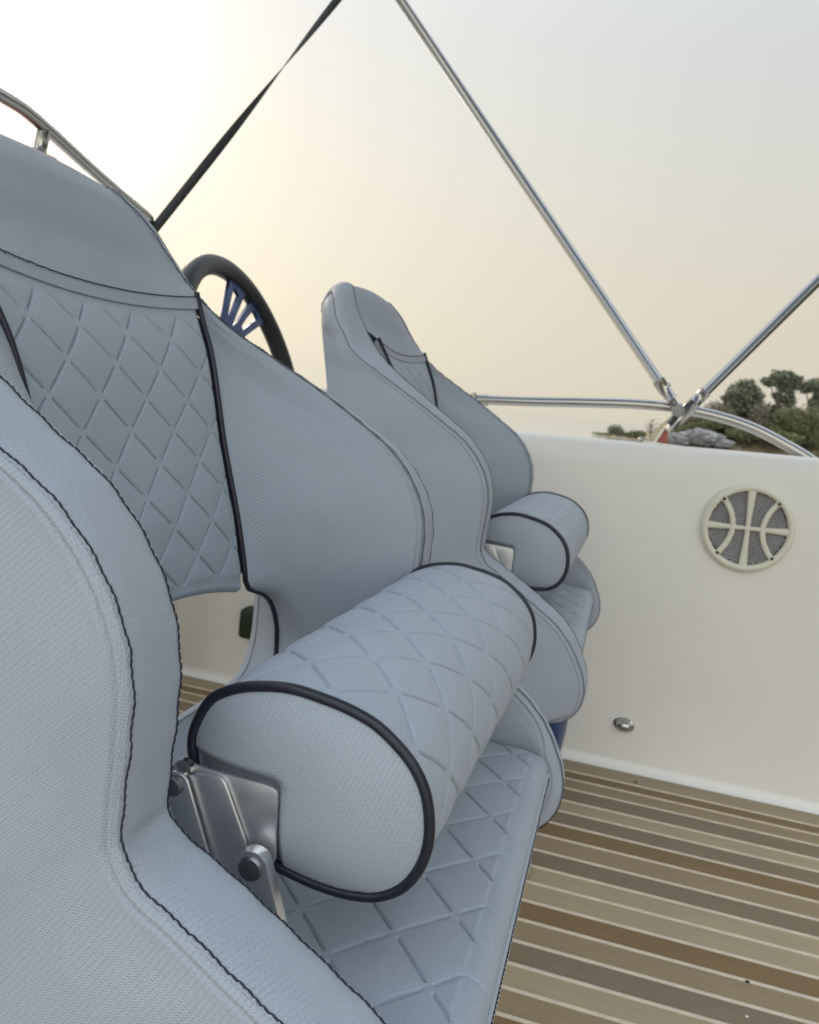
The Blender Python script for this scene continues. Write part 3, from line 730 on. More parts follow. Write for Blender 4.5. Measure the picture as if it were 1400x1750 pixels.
for yy in (-.060, .030):
    bm = bmesh.new(); lathe(bm, [(.0075, 0), (.0075, .022), (.005, .028), (0, .029)], (0, yy, 0), (0, 0, 1), 12); bm_obj("stud", bm, M_steel, wr, True, 40)
# webbing strap: a flat band with a half twist
A_, B_ = np.array((-1.06, 1.655, 1.095)), np.array((-.80, 1.93, 1.690)); dS = norm(B_ - A_)
n = 90; rows = []
viewN = norm(np.cross(dS, [0.25, -.95, -.2])); fl = np.cross(dS, viewN)
for k in range(n):
    t_ = -.10 + k / (n - 1) * 1.56; tw = PI * smooth01(np.array((t_ + .06) / 1.30))
    c = A_ + (B_ - A_) * t_ ; w = viewN * math.cos(tw) + fl * math.sin(tw); m_ = np.cross(dS, w)
    hw, th = .0100, .0009
    rows.append([c + w * hw + m_ * th, c - w * hw + m_ * th, c - w * hw - m_ * th, c + w * hw - m_ * th])
st = grid("canopy_strap", np.array(rows) - A_, M_web, cv=True); st.location = tuple(A_)
tag(st, "twisted dark grey webbing strap stretched from the windscreen rail up to the canopy", "strap")
# steering wheel
WC = np.array((-.651, 1.311, .772)); tilt = .342; wn = norm([math.cos(tilt), .025, math.sin(tilt)])
wu = norm(np.cross([0, 0, 1], wn)); wv = np.cross(wn, wu)
sw = empty("steering_wheel", tuple(WC), "black steering wheel with slotted blue metal spokes behind the near seat", "steering wheel")
th = np.linspace(0, 2 * PI, 120, endpoint=False); RW = .2012
ring = RW * (np.cos(th)[:, None] * wu + np.sin(th)[:, None] * wv)
prr = .0150 + .0012 * np.sin(th * 24)
tube("rim", ring, .0170, M_black, sw, 18, True)
def spoke(p, q, mat):
    """a slotted flat arm from the hub plate q out to the rim p, both in wheel plane coordinates"""
    p, q = np.array(p, float), np.array(q, float); d = (p - q) / np.linalg.norm(p - q); n_ = np.array((-d[1], d[0])); ln = np.linalg.norm(p - q)
    def P3(r, t):
        c = q + d * r * ln + n_ * t; return wu * c[0] + wv * c[1] - wn * .006 * (1 - r)
    O = [(0, -.017), (.40, -.015), (.62, -.0185), (1.08, -.027), (1.08, .027), (.62, .0185), (.40, .015), (0, .017)]
    slot = [(.42, -.0035), (.62, -.0065), (.90, -.0100), (.90, .0075), (.62, .0065), (.42, .0035)]
    bm = bmesh.new(); th_ = .0032
    def ring_(pts, off): return [bm.verts.new(Vector(P3(r, t) + wn * off)) for r, t in pts]
    o1, o2 = ring_(O, th_), ring_(O, -th_); s1, s2 = ring_(slot, th_), ring_(slot, -th_)
    for o, s_ in ((o1, s1), (o2, s2)):
        for f in ((o[0], o[1], o[6], o[7]), (o[1], s_[0], s_[5], o[6]), (o[1], o[2], s_[1], s_[0]), (o[2], o[3], s_[2], s_[1]),
                  (o[3], o[4], s_[3], s_[2]), (o[4], o[5], s_[4], s_[3]), (o[5], o[6], s_[5], s_[4])): bm.faces.new(f)
    for k in range(8): bm.faces.new((o1[k], o2[k], o2[(k + 1) % 8], o1[(k + 1) % 8]))
    for k in range(6): bm.faces.new((s1[k], s1[(k + 1) % 6], s2[(k + 1) % 6], s2[k]))
    bmesh.ops.recalc_face_normals(bm, faces=bm.faces[:])
    bm_obj("spoke", bm, mat, sw)
for k in (1, -1):
    spoke((k * .052, k * .176), (k * -.048, k * .068), M_bluemetal); spoke((k * .122, k * .140), (k * -.022, k * .068), M_bluemetal)
bm = bmesh.new(); lathe(bm, [(0, .012), (.04, .011), (.078, .004), (.080, -.008), (.04, -.02), (.022, -.03), (.022, -.12), (.03, -.13), (.03, -.235)], (0, 0, 0), wn, 28)
bm_obj("hub", bm, M_black, sw, True, 40)

# ------------------------------------------------------------------ the bucket seats
Y1, Y2, BX = .5465, 1.34, -.20
#       x      z     hw     |  outer: x      z      hw
RIM = [(-.500, .907, .082, -.506, .884, .110),
       (-.491, .920, .086, -.498, .898, .118),
       (-.480, .927, .091, -.491, .906, .126),
       (-.468, .927, .099, -.485, .907, .135),
       (-.457, .917, .114, -.477, .899, .154),
       (-.448, .904, .130, -.468, .887, .169),
       (-.436, .884, .142, -.458, .867, .181),
       (-.418, .861, .152, -.440, .846, .189),
       (-.386, .829, .172, -.415, .822, .212),
       (-.345, .801, .203, -.358, .794, .240),
       (-.300, .775, .219, -.304, .768, .257),
       (-.252, .7455, .225, -.253, .740, .263),
       (-.222, .7255, .225, -.222, .721, .264),
       (-.199, .700, .225, -.199, .697, .264),
       (-.186, .676, .225, -.186, .674, .264),
       (-.180, .650, .225, -.180, .650, .264),
       (-.1795, .620, .225, -.1795, .620, .264),
       (-.1805, .594, .225, -.1805, .596, .264),
       (-.1785, .5765, .225, -.179, .579, .264),
       (-.1675, .5675, .225, -.170, .5645, .264),
       (-.150, .5585, .225, -.151, .5530, .264),
       (-.120, .5420, .226, -.121, .5345, .264),
       (-.090, .5245, .227, -.092, .5170, .264),
       (-.060, .5050, .228, -.063, .4980, .264),
       (-.039, .4830, .229, -.042, .4760, .264),
       (-.024, .4570, .230, -.026, .4510, .264),
       (-.014, .4310, .231, -.016, .4270, .264),
       (-.013, .4070, .231, -.015, .4050, .264),
       (-.020, .3860, .231, -.021, .3870, .264),
       (-.036, .3700, .231, -.036, .3730, .264),
       (-.066, .3590, .231, -.066, .3630, .264)]
RIM = np.array(RIM)
seat = empty("helm_chair", (BX, Y1, 0), "nearest bucket seat, quilted grey blue, with a flip up bolster and lumbar opening", "seat", "grey blue helm seats")
OFF = np.array((BX, 0, 0))

rt = chord(RIM[:, [0, 2, 1]]); NS = 420
tq = np.linspace(0, rt[-1], NS)
RC = curve(RIM, rt, tq)
KS = rt / rt[-1]                                            # knot params
def rim3(sgn, inner=True):
    c = RC[:, [0, 2, 1]] if inner else RC[:, [3, 5, 4]]
    p = c.copy(); p[:, 1] *= sgn; return p
BACK = [(0, -.513, .882, .095), (.05, -.508, .877, .108), (.11, -.497, .862, .132), (.17, -.484, .842, .155), (.22, -.470, .815, .175), (.30, -.450, .770, .200),
        (.40, -.425, .69, .226), (.47, -.385, .62, .240), (.53, -.357, .575, .250), (.59, -.348, .50, .254), (.65, -.346, .43, .254), (.70, -.338, .375, .250), (.75, -.31, .350, .246), (.83, -.22, .343, .246), (.93, -.12, .342, .247), (1.0, -.065, .345, .249)]
BACK = np.array(BACK)
sN = np.linspace(0, 1, NS)
BC = curve(BACK[:, [1, 3, 2]], BACK[:, 0], sN)
def back3(sgn):
    p = BC.copy(); p[:, 1] *= sgn; return p
def seam_profile(d):
    """relief of a top-stitched fold as a function of the distance d from the panel edge"""
    h = -.0007 * np.exp(-((d - .0) / .0011) ** 2)
    h += .0011 * np.exp(-((d - .0036) / .0013) ** 2)
    h += -.0011 * np.exp(-((d - .0058) / .0008) ** 2)
    h += .0005 * np.exp(-((d - .0085) / .002) ** 2)
    return h
dcols = np.array([0, .0007, .0014, .0021, .0028, .0035, .0042, .0048, .0053, .0058, .0063, .0069, .0077, .0087, .0100, .0120, .0150, .0200])
def loft(name, A, B, bulge, mat, hint, ncol=24, seam=True, parent=None, power=1.0, soft=0):
    """surface from curve A to curve B, with a stitched fold along A"""
    L_ = np.linalg.norm(B - A, axis=1)
    T = []
    for l in L_:
        d = dcols[dcols < l * .5] if seam else np.array([0.0])
        d = dcols * min(1, l * .45 / dcols[-1]) if seam else d
        rest = np.linspace(d[-1], l, ncol)[1:]
        T.append(np.concatenate([d, rest]))
    T = np.array(T); tt = T / np.maximum(L_[:, None], 1e-9)
    P = A[:, None] + (B - A)[:, None] * tt[..., None]
    if soft:
        kx = np.arange(-3 * soft, 3 * soft + 1); kw = np.exp(-.5 * (kx / soft) ** 2); kw /= kw.sum()
        pad = np.concatenate([np.repeat(P[:1], 3 * soft, 0), P, np.repeat(P[-1:], 3 * soft, 0)])
        G_ = sum(w * pad[i:i + len(P)] for i, w in enumerate(kw)); bw = smooth01(4 * tt * (1 - tt) * 1.3)[..., None]
        P = P * (1 - bw) + G_ * bw
    h = bulge[:, None] * (4 * tt * (1 - tt)) ** power if hasattr(bulge, '__len__') else bulge * (4 * tt * (1 - tt)) ** power
    uu, vv = np.linspace(0, 1.2, len(A))[:, None], T
    for _ in range(6):
        fu, fv, p0 = rng.uniform(-70, 70), rng.uniform(25, 80), rng.uniform(0, 6.28)
        h = h + .00022 * np.sin(uu * fu + vv * fv + p0) * smooth01(vv / .03) * smooth01((L_[:, None] - vv) / .03)
    if seam: h = h + seam_profile(T)
    return grid(name, P - OFF, mat, parent or seat, hint, h)
def stitch(name, path, nrm, parent, pitch=.0045, r=.00046, lift=.0002, sides=5, wav=.00042):
    """continuous lock-stitch: every stitch lies on the cloth and dives at its ends, slightly askew"""
    path = np.asarray(path); L_ = chord(path)[-1]; ns = max(4, int(L_ / pitch)); per = 5
    q = even(path, ns * per + 1); nq = even(nrm, ns * per + 1); nq /= np.linalg.norm(nq, axis=1, keepdims=True)
    T = np.gradient(q, axis=0); T /= np.linalg.norm(T, axis=1, keepdims=True); S_ = np.cross(T, nq)
    ph = (np.arange(ns * per + 1) % per) / per; idx = np.arange(ns * per + 1) // per
    jit = rng.normal(0, .00010, ns + 2)[idx]
    dive = np.abs(ph - .5) * 2
    rad = r * (1.05 - .35 * dive ** 3)
    q = q + nq * (lift - .00055 * dive ** 6)[:, None] + S_ * ((ph - .5) * wav * 1.6 + jit)[:, None]
    V, Fq = tube_vf(q, rad, sides)
    o = quads_to_mesh(name, V, Fq, M_thread, parent); o['kind'] = 'stuff'; return o

# inner boundary of the wing panels
QK = [(0.225, -.400, .850, .143), (.25, -.388, .828, .135), (.30, -.373, .800, .128), (.35, -.362, .770, .123), (.40, -.347, .718, .119), (.45, -.328, .657, .118), (.50, -.317, .616, .117),
      (.535, -.312, .592, .120), (.56, -.310, .583, .145), (.585, -.309, .570, .166), (.605, -.308, .552, .179), (.625, -.3075, .530, .187), (.645, -.307, .500, .188), (.665, -.303, .472, .190), (.69, -.27, .4400, .200),
      (.74, -.19, .4400, .215), (.80, -.12, .4400, .226), (.86, -.055, .4400, .229), (.90, -.034, .452, .229), (.94, -.032, .42, .229), (1.0, -.06, .36, .229)]
QK = np.array(QK)
i0 = int(np.argmin(abs(RC[:, 1] - .858) + (RC[:, 0] < -.445) * 9))
u0 = sN[i0]
def remap(u):   # rim param (chord) -> comparable param with the anchors of QK
    ks = [u0, KS[11], KS[15], KS[18], KS[21], KS[24], 1.0]; vq = [.225, .33, .45, .60, .76, .87, 1.0]
    return np.interp(u, ks, vq)
QC = curve(QK[:, [1, 3, 2]], QK[:, 0], remap(sN[i0:]))
for sgn in (-1, 1):
    RI, RO, BK = rim3(sgn), rim3(sgn, False), back3(sgn)
    # band between the two seams, gently crowned
    c = np.linspace(0, 1, 17); P = RO[:, None] + (RI - RO)[:, None] * c[None, :, None]
    wdt = np.linalg.norm(RI - RO, axis=1)[:, None]; dd = np.minimum(c, 1 - c)[None] * wdt
    h = (.0024 + .0070 * (1 - smooth01((sN - .12) / .10)))[:, None] * (1 - (2 * c - 1) ** 4)[None] + .0004 * np.sin(sN * 240)[:, None] * np.exp(-(dd / .006) ** 2)
    # puckered crease where the band turns at the crook
    kc = KS[18]; h = h - .0035 * np.exp(-((sN - kc) / .006) ** 2)[:, None] * (4 * c * (1 - c))[None]
    band = grid("rim_band", P - OFF, M_fab, seat, (1, 0, .6), h)
    Pd = normals(P); Pd = P + Pd * np.sign((Pd * np.array((1, 0, .6))).sum(2).mean()) * h[..., None]
    bn = normals(Pd); bn *= np.sign((bn * np.array((1, 0, .6))).sum(2).mean())
    stitch("rim_stitching", Pd[:, 0] * .35 + Pd[:, 1] * .65 + bn[:, 1] * .0004 - OFF, bn[:, 1], band)
    stitch("rim_stitching", Pd[:, -1] * .35 + Pd[:, -2] * .65 + bn[:, -2] * .0004 - OFF, bn[:, -2], band)
    # outer side panel
    bl = .004 + .014 * smooth01((sN - .25) / .15)
    loft("side_panel", RO, BK, bl, M_fab, (0, sgn, 0), 30)
    # inner wing panel
    ss = sN[i0:]
    bl = -.010 + .015 * smooth01((ss - .36) / .16)
    loft("wing_panel", RI[i0:], QC * np.array((1, sgn, 1)), bl, M_fab, (.4, -sgn, .3), 30, soft=16)
    # black piping where the wing meets the quilted back, running on round the opening
    k1 = int(np.argmin(abs(remap(ss) - .655)))
    pp = QC[:k1:3] * np.array((1, sgn, 1)); pp[:, 0] += .0012
    tube("piping", pp - OFF, .0025, M_pipe, seat, 10)
# quilting
def quilt(U, V, pu, pv, depth=.0027, w=.00075, puff=.0018, gap=.0036):
    a = U / pu + V / pv; b = U / pu - V / pv
    kk = math.hypot(1 / pu, 1 / pv)
    fa, fb = a - np.round(a), b - np.round(b)
    da, db = np.abs(fa) / kk, np.abs(fb) / kk
    # distance along each line to the next crossing
    sin2 = 2 * (pu / pv) / (1 + (pu / pv) ** 2)
    la, lb = db / sin2, da / sin2
    ga = np.exp(-(da / w) ** 2) * smooth01((la - gap) / .0015); gb = np.exp(-(db / w) ** 2) * smooth01((lb - gap) / .0015)
    g = np.maximum(ga, gb)
    pf_ = (np.abs(np.sin(PI * a) * np.sin(PI * b))) ** .45
    return puff * pf_ - depth * g
def crown(x, p=4): return 1 - np.abs(x) ** p
# quilted back
zb = np.linspace(.845, .598, 420)
kq = curve(QK[:, [1, 3, 2]], QK[:, 0], np.linspace(.225, .533, 500))
o_ = np.argsort(kq[:, 2]); bx = np.interp(zb, kq[o_, 2], kq[o_, 0]); bh = np.interp(zb, kq[o_, 2], kq[o_, 1])
cc = np.linspace(-1, 1, 400)
P = np.stack([np.repeat(bx[:, None], 400, 1), bh[:, None] * cc[None], np.repeat(zb[:, None], 400, 1)], -1)
P[..., 0] += (-.006 * crown(cc, 2))[None] 
P[..., 0] += np.interp(zb, [.60, .66, .80, .845], [0, .004, .002, 0])[:, None] * crown(cc)[None]
# headrest seam dips in the middle
zs = .833 + .011 * np.abs(cc) ** 2
f_ = ((zb - .598) / (.845 - .598))[:, None]; zlow = .594 + .013 * crown(cc, 2); P[..., 2] = zlow[None] + f_ * (zs[None] - zlow[None])
U = P[..., 1] + .0405; Vv = P[..., 2] - .803
edge = smooth01((1 - np.abs(cc)) / .10)[None] * smooth01((zb - .600) / .010)[:, None] * smooth01((.8335 - zb) / .012)[:, None]
h = quilt(U, Vv, .0575, .0485) * edge
h -= .0035 * (1 - smooth01((1 - np.abs(cc)) / .05))[None]
# bottom tucks round into the opening
nt_ = 16; ang = np.linspace(0, PI * .62, nt_)[1:]
tuck = [P[-1] + np.stack([-(1 - np.cos(a)) * .008 + 0 * cc, 0 * cc, -np.sin(a) * .007 + 0 * cc], -1) for a in ang]
tuck.append(tuck[-1] + np.array((-.020, 0, .006)))
tuckA = np.array(tuck)
P = np.concatenate([P, tuckA]); h = np.concatenate([h, np.repeat(h[-1:], len(tuckA), 0) * np.linspace(1, 0, len(tuckA))[:, None]])
grid("back_panel", P - OFF, M_fab2, seat, (1, 0, 0), h)
# headrest pad between the two inner seams
hr = RC[:i0 + 1]; nr = len(hr); cc = np.linspace(-1, 1, 61)
P = np.stack([np.repeat(hr[:, :1], 61, 1), hr[:, 2:3] * cc[None], np.repeat(hr[:, 1:2], 61, 1)], -1)
s_ = np.linspace(0, 1, nr)
P[..., 0] += (.010 * smooth01((s_ - .25) / .3) * (1 - smooth01((s_ - .70) / .3)))[:, None] * crown(cc, 2.5)[None]
P[..., 2] += (.0055 * (1 - smooth01((s_ - .3) / .4)))[:, None] * crown(cc, 2)[None]
# lower rows run down to the stitched seam
ex = []
for k in range(1, 9):
    f = k / 8
    zz = hr[-1, 1] * (1 - f) + (.8350 + .011 * cc ** 2) * f
    xx = -.3965 - .006 * crown(cc, 2)
    xx = (hr[-1, 0] + 0 * cc) * (1 - f) + xx * f
    ex.append(np.stack([xx, hr[-1, 2] * cc * (1 - f) + .143 * cc * f, zz], -1))
P = np.concatenate([P, np.array(ex)])
head = grid("headrest", P - OFF, M_fab, seat, (1, 0, .2))
sp_ = np.array(ex[-1]) + np.array((.0006, 0, .0010))
stitch("seam_stitching", sp_ - OFF, np.tile((1, 0, .3), (61, 1)), head)
lowr = np.stack([np.array(ex[-1])[:, 0] + .0056, np.array(ex[-1])[:, 1], np.array(ex[-1])[:, 2] - .0095], -1)
foldA = np.stack([np.array(ex[-1]) + np.array((.0002, 0, 0.0006)), (np.array(ex[-1]) + lowr) / 2 + np.array((.0003, 0, 0)), lowr * .9 + np.array(ex[-1]) * .1, lowr, lowr + np.array((-.0040, 0, -.0006))])
grid("seam_fold", foldA - OFF, M_fab, head, (1, 0, 0))
for sgn in (-1, 1):     # the same seam carried across each side band
    k = i0 - 2; a, b = rim3(sgn, False)[k], rim3(sgn)[k]
    pth = a + (b - a) * np.linspace(0, 1, 12)[:, None] + np.array((.0028, 0, .0020)) * (4 * np.linspace(0, 1, 12) * (1 - np.linspace(0, 1, 12)))[:, None] + np.array((.0006, sgn * .0004, .0006))
    stitch("seam_stitching", pth - OFF, np.tile((.8, sgn * .5, .4), (12, 1)), head)
# back shell with the opening through it
ks = np.linspace(0, NS - 1, 150).astype(int); cy_ = np.linspace(-1, 1, 81)
P = np.stack([BC[ks][:, :1] + 0 * cy_[None], BC[ks][:, 1:2] * cy_[None], BC[ks][:, 2:3] + 0 * cy_[None]], -1)
P[..., 0] -= .012 * crown(cy_, 2)[None] * (1 - smooth01((sN[ks] - .55) / .12))[:, None]
cen = (P[:-1, :-1] + P[1:, 1:]) / 2
mask = ~((np.abs(cen[..., 1]) < .232) & (cen[..., 2] < .606) & (cen[..., 2] > .468) & (cen[..., 0] < -.30))
grid("back_shell", P - OFF, M_fab, seat, (-1, 0, -.3), mask=mask)
# rolled lining of the opening
def rrect(hw, z0, z1, r, x, n=120):
    pts = round_poly([(-hw, z0), (hw, z0), (hw, z1), (-hw, z1)], r, 10); pts = np.array(pts + [pts[0]])
    q = even(pts, n + 1)[:-1]; w = smooth01((q[:, 1] - .56) / .03) * (1 - smooth01((np.abs(q[:, 0]) - .105) / .045))
    return np.stack([np.minimum(x, x * (1 - w) + -.334 * w), q[:, 0], q[:, 1] + .009 * w], -1)
rings = [rrect(.188, .466, .5985, .075, -.306), rrect(.190, .4655, .599, .075, -.3095), rrect(.194, .467, .599, .075, -.316), rrect(.202, .472, .598, .075, -.328),
         rrect(.2095, .4765, .597, .075, -.338), rrect(.2110, .4775, .5965, .075, -.3395), rrect(.2135, .478, .597, .075, -.3425), rrect(.220, .476, .600, .075, -.349), rrect(.232, .468, .606, .07, -.353), rrect(.250, .45, .62, .07, -.352)]
lin = grid("opening_lining", np.array(rings) - OFF, M_fab, seat, None, cv=True)
seam_r = rrect(.2098, .4780, .5960, .075, -.3392, 200)
stitch("seam_stitching", np.concatenate([seam_r, seam_r[:1]]) - OFF, np.concatenate([np.stack([0 * seam_r[:, 0], -np.sign(seam_r[:, 1]), -np.sign(seam_r[:, 2] - .53)], -1)] * 1 + [np.array([[0, 1, 1.]])]), lin, r=.0003)
# quilted seat cushion
NXc, NYc = 400, 600
xq = np.linspace(-.305, -.045, NXc); cc = np.linspace(-1, 1, NYc)
hwq = np.interp(xq, [-.305, -.27, -.19, -.12, -.055, -.03], [.194, .207, .221, .230, .2325, .2325])
P = np.stack([np.repeat(xq[:, None], NYc, 1), hwq[:, None] * cc[None], np.full((NXc, NYc), .4545)], -1)
P[..., 2] += .006 * crown(cc, 4)[None] * (1 - .3 * smooth01((-.12 - xq) / .1))[:, None] - .010 * (1 - smooth01((1 - np.abs(cc)) / .08))[None] * .6
P[..., 2] += np.interp(xq, [-.305, -.2, -.09, -.045], [.006, 0, .002, .000])[:, None]
U = P[..., 1] - (-.0025); Vv = P[..., 0] + .0615
edge = smooth01((1 - np.abs(cc)) / .05)[None] * smooth01((-.044 - xq) / .003)[:, None]
h = quilt(U, Vv, .0675, .0605, depth=.0027, w=.00080, puff=.0021, gap=.0036) * (.1 + .9 * edge)
ang = np.linspace(0, PI / 2, 12)[1:]
fr = [P[-1] + np.stack([np.sin(a) * .017 + 0 * cc, 0 * cc, -(1 - np.cos(a)) * .017 + 0 * cc], -1) for a in ang]
P2 = np.concatenate([P, np.array(fr)]); h = np.concatenate([h, np.repeat(h[-1:], 11, 0) * np.linspace(.9, 0, 11)[:, None]])
cush = grid("seat_cushion", P2 - OFF, M_fab2, seat, (0, 0, 1), h)
last = P2[-1]
tube("cushion_welt", last[::6] + np.array((.0000, 0, -.0012)) - OFF, .0022, M_fab, cush, 8)
stitch("cushion_stitching", last[::6] + np.array((.0022, 0, -.0050)) - OFF, np.tile((1, 0, .2), (len(last[::6]), 1)), cush, pitch=.0042, r=.00055, wav=.0012)
stitch("cushion_stitching", last[::6] + np.array((-.0005, 0, .0018)) - OFF, np.tile((1, 0, 1), (len(last[::6]), 1)), cush, pitch=.0030, r=.0003)
# front apron below the cushion
zz = np.linspace(.4395, .350, 30); cc = np.linspace(-1, 1, 60)
P = np.stack([np.interp(zz, [.35, .37, .42, .44], [-.055, -.034, -.026, -.0275])[:, None] + 0 * cc[None], .231 * cc[None] + 0 * zz[:, None], zz[:, None] + 0 * cc[None]], -1)
grid("front_apron", P - OFF, M_fab, seat, (1, 0, 0))

# bolster: rounded quilted roll, piped ends, folding steel brackets
BO = [(-.198, .574), (-.200, .587), (-.197, .599), (-.190, .611), (-.179, .618), (-.163, .623), (-.147, .625), (-.130, .6235), (-.114, .6205), (-.101, .616), (-.090, .609), (-.079, .599), (-.072, .588),
      (-.068, .574), (-.067, .562), (-.070, .547), (-.077, .535), (-.088, .527), (-.103, .5235), (-.119, .5235), (-.136, .526), (-.153, .530), (-.170, .536), (-.184, .545), (-.193, .558)]
NB = 460; bo = spline(BO, NB, True)
# shift the start of the loop to the hidden underside
bo = np.roll(bo, -int(NB * .80), 0)
bc = np.array((bo[:, 0].mean(), bo[:, 1].mean()))
YA, YB = .378 - Y1, .7655 - Y1
yq = np.linspace(YA, YB, 540); m = len(yq)
eg = np.minimum(yq - YA, YB - yq); sc = 1.0 + .022 * smooth01(eg / .06) - .004
P = np.empty((m, NB, 3)); P[..., 1] = yq[:, None]
P[..., 0] = bc[0] + (bo[:, 0] - bc[0])[None] * sc[:, None]; P[..., 2] = bc[1] + (bo[:, 1] - bc[1])[None] * sc[:, None]
P[..., 0] += (.008 * smooth01((yq - YA) / (YB - YA)))[:, None]
gl = np.concatenate([[0], np.cumsum(np.linalg.norm(np.diff(np.concatenate([bo, bo[:1]]), axis=0), axis=1))])[:-1]; GL = gl[-1] + np.linalg.norm(bo[0] - bo[-1])
itop = int(np.argmin(abs(bo[:, 0] + .129) + (bo[:, 1] < .6) * 9))
NG = round(GL / .058); pv_ = GL / NG
U = P[..., 1] - (.453 - Y1); Vv = (gl - gl[itop])[None] + 0 * U
h = quilt(U, Vv, .062, pv_, depth=.0026, w=.00076, puff=.0016, gap=.0034) * (.05 + .95 * smooth01(eg / .016))[:, None]
uvb = np.stack([np.repeat(yq[:, None], NB, 1), np.repeat(gl[None], m, 0)], -1)
bol = grid("bolster", P - OFF, M_fab2, seat, None, None, uvb, cv=True)
nn = normals(P, False, True)
if (nn[:, itop, 2].mean()) < 0: nn = -nn
bol.data.vertices.foreach_set('co', (P - OFF + nn * h[..., None]).astype(np.float32).ravel()); bol.data.update()
for yy, sg, dx in ((YA, -1, 0.0), (YB, 1, .008)):
    rr_ = np.linspace(1, 0, 26) ** .8
    P = np.empty((26, NB, 3)); P[..., 0] = bc[0] + dx + (bo[:, 0] - bc[0])[None] * rr_[:, None] * .992; P[..., 2] = bc[1] + (bo[:, 1] - bc[1])[None] * rr_[:, None] * .992
    P[..., 1] = yy + sg * (.011 * (1 - rr_ ** 3.0))[:, None] * np.ones((1, NB))
    # the plate of the bracket presses the end panel in
    if sg < 0:
        inb = smooth01((-.140 - P[..., 0]) / .010) * smooth01((.584 - P[..., 2]) / .010)
        P[..., 1] += .008 * inb
    grid("end_panel", P - OFF, M_fab, bol, (0, sg, 0), None, np.stack([P[..., 0], P[..., 2]], -1), cv=True)
    pipe = np.stack([bc[0] + dx + (bo[::2, 0] - bc[0]) * 1.008, np.full(NB // 2, yy), bc[1] + (bo[::2, 1] - bc[1]) * 1.008], -1)
    tube("piping", pipe - OFF,   .0029 if sg < 0 else .0024, M_pipe, bol, 12, True)
    pi2 = np.stack([bc[0] + dx + (bo[::2, 0] - bc[0]) * .948, np.full(NB // 2, yy + sg * .0026), bc[1] + (bo[::2, 1] - bc[1]) * .948], -1)
    seg_ = int(NB / 2 * .18)
    stitch("piping_stitching", np.concatenate([pi2, pi2])[NB // 2 - seg_ // 2 - 12:NB // 2 + seg_ // 2 - 12] - OFF, np.tile((0, sg, 0), (seg_, 1)), bol, r=.0003)
YP = .366 - Y1
bm = bmesh.new(); extrude_poly(bm, [p - OFF[[0, 2]] for p in round_poly([(-.201, .5800), (-.188, .5775), (-.150, .5770), (-.1445, .5755), (-.143, .548), (-.142, .536), (-.150, .528), (-.166, .527), (-.200, .556), (-.206, .573)], [.004, .01, .004, .007, .01, .004, .006, .006, .006, .004], 5)], 'y', YP, YP + .0024, .0005, 2)
bm_obj("bracket_plate", bm, M_satin, bol, True, 30)
bm = bmesh.new(); extrude_poly(bm, [p - OFF[[0, 2]] for p in round_poly([(-.1950, .5735), (-.1810, .5770), (-.1735, .5755), (-.1570, .5430), (-.1545, .530), (-.166, .520), (-.184, .5350), (-.197, .5610)], [.003, .005, .006, .01, .006, .006, .006, .005], 5)], 'y', YP - .0030, YP - .0008, .0006, 2)
bm_obj("link_arm", bm, M_satin, bol, True, 30)
bm = bmesh.new(); extrude_poly(bm, [p - OFF[[0, 2]] for p in round_poly([(-.2080, .571), (-.1995, .5765), (-.1925, .5735), (-.1755, .5330), (-.160, .500), (-.172, .495), (-.186, .527)], [.004, .005, .004, .01, .004, .004, .01], 5)], 'y', YP - .0066, YP - .0044, .0006, 2)
bm_obj("link_arm", bm, M_satin, bol, True, 30)
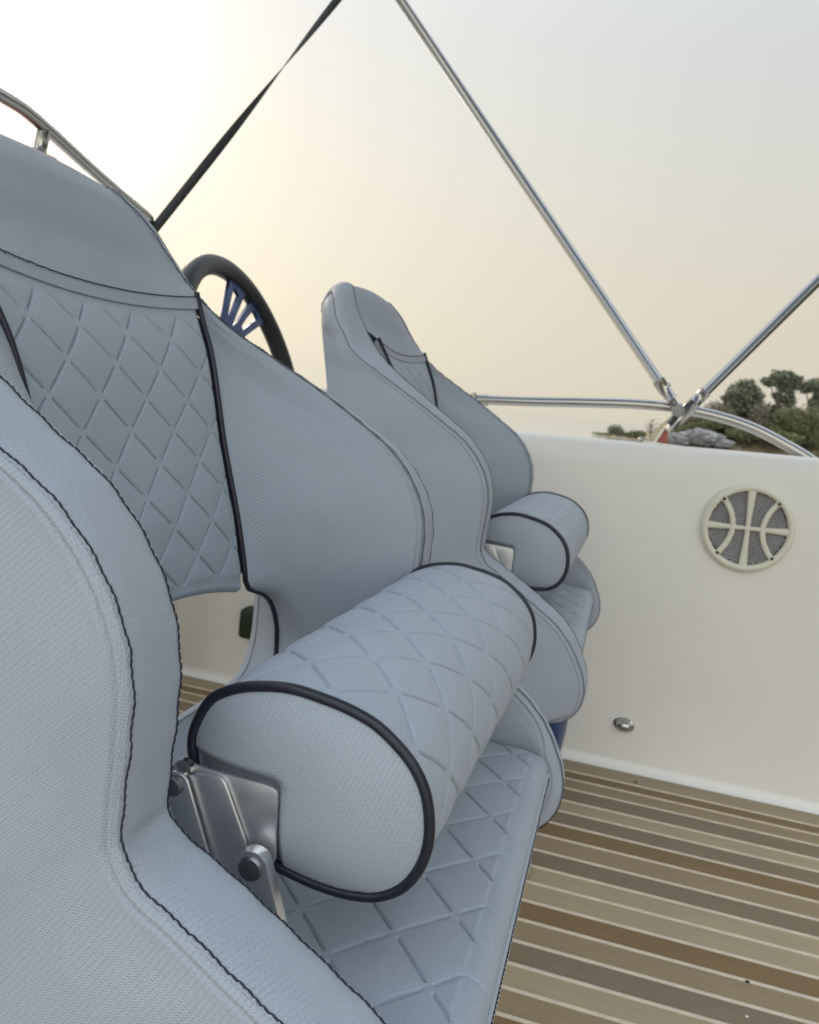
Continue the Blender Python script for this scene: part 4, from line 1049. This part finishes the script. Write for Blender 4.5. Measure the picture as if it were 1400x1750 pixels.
# lower link with its eye, ending at the seat frame
a_, b_ = np.array((-.1495, .5390)), np.array((-.128, .487)); d_ = (b_ - a_) / np.linalg.norm(b_ - a_); n_ = np.array((-d_[1], d_[0]))
ey = [a_ + .0088 * (np.cos(t) * -d_ + np.sin(t) * n_) for t in np.linspace(-1.75, 1.75, 16)]
lk = ey + [b_ + n_ * .0062, b_ - n_ * .0062]
bm = bmesh.new(); extrude_poly(bm, [p - OFF[[0, 2]] for p in lk], 'y', YP - .0128, YP - .0050, .0008, 2)
bm_obj("lower_link", bm, M_satin, bol, True, 30)
for (x, z, r, y0) in ((-.1498, .5388, .0064, YP - .0128), (-.1985, .5685, .0050, YP - .0082)):
    bm = bmesh.new(); lathe(bm, [(r, -.003), (r, .0009), (r * .88, .0018), (r * .55, .0023), (0, .0025)], (x - BX, y0, z), (0, -1, 0), 28)
    bm_obj("pivot_bolt", bm, M_rivet, bol, True, 35)
bm = bmesh.new(); lathe(bm, [(.0046, -.0005), (.0046, .0035), (.0025, .0042), (0, .0042)], (-.1955 - BX, YP - .0008, .5775), (0, -1, 0), 6)
bm_obj("lock_nut", bm, M_steel, bol)
# blue moulded base and pedestal under the shell
sb = []
for z, x0, x1, hw, r in ((.349, -.335, -.075, .205, .05), (.30, -.33, -.08, .20, .06), (.27, -.325, -.085, .195, .06), (.235, -.31, -.10, .18, .06), (.20, -.28, -.12, .14, .06), (.17, -.255, -.14, .085, .05), (.15, -.25, -.14, .065, .05)):
    pts = np.array(round_poly([(x0, -hw), (x1, -hw), (x1, hw), (x0, hw)], r, 8)); q = even(np.concatenate([pts, pts[:1]]), 65)[:-1]
    sb.append(np.stack([q[:, 0], q[:, 1], np.full(64, z)], -1))
grid("seat_base", np.array(sb) - OFF, M_white, seat, None, cv=True)
bm = bmesh.new(); lathe(bm, [(.062, .16), (.055, .13), (.055, .03), (.065, .018), (.14, .010), (.145, .004), (.145, .0005)], (0.005, 0, 0), (0, 0, 1), 48)
bm_obj("pedestal", bm, M_satin, seat, True, 40)

seat2 = copy_tree(seat)
th2 = .022; px_, pz_ = -.12 - BX, .48          # this seat sits pitched a little forward on its pedestal
seat2.rotation_euler = (0, th2, 0)
seat2.location = (BX + .007 + px_ - (px_ * math.cos(th2) + pz_ * math.sin(th2)), Y2, .005 + pz_ - (-px_ * math.sin(th2) + pz_ * math.cos(th2)))
seat2['label'] = "farther bucket seat beside the white wall, its head against the open sky"
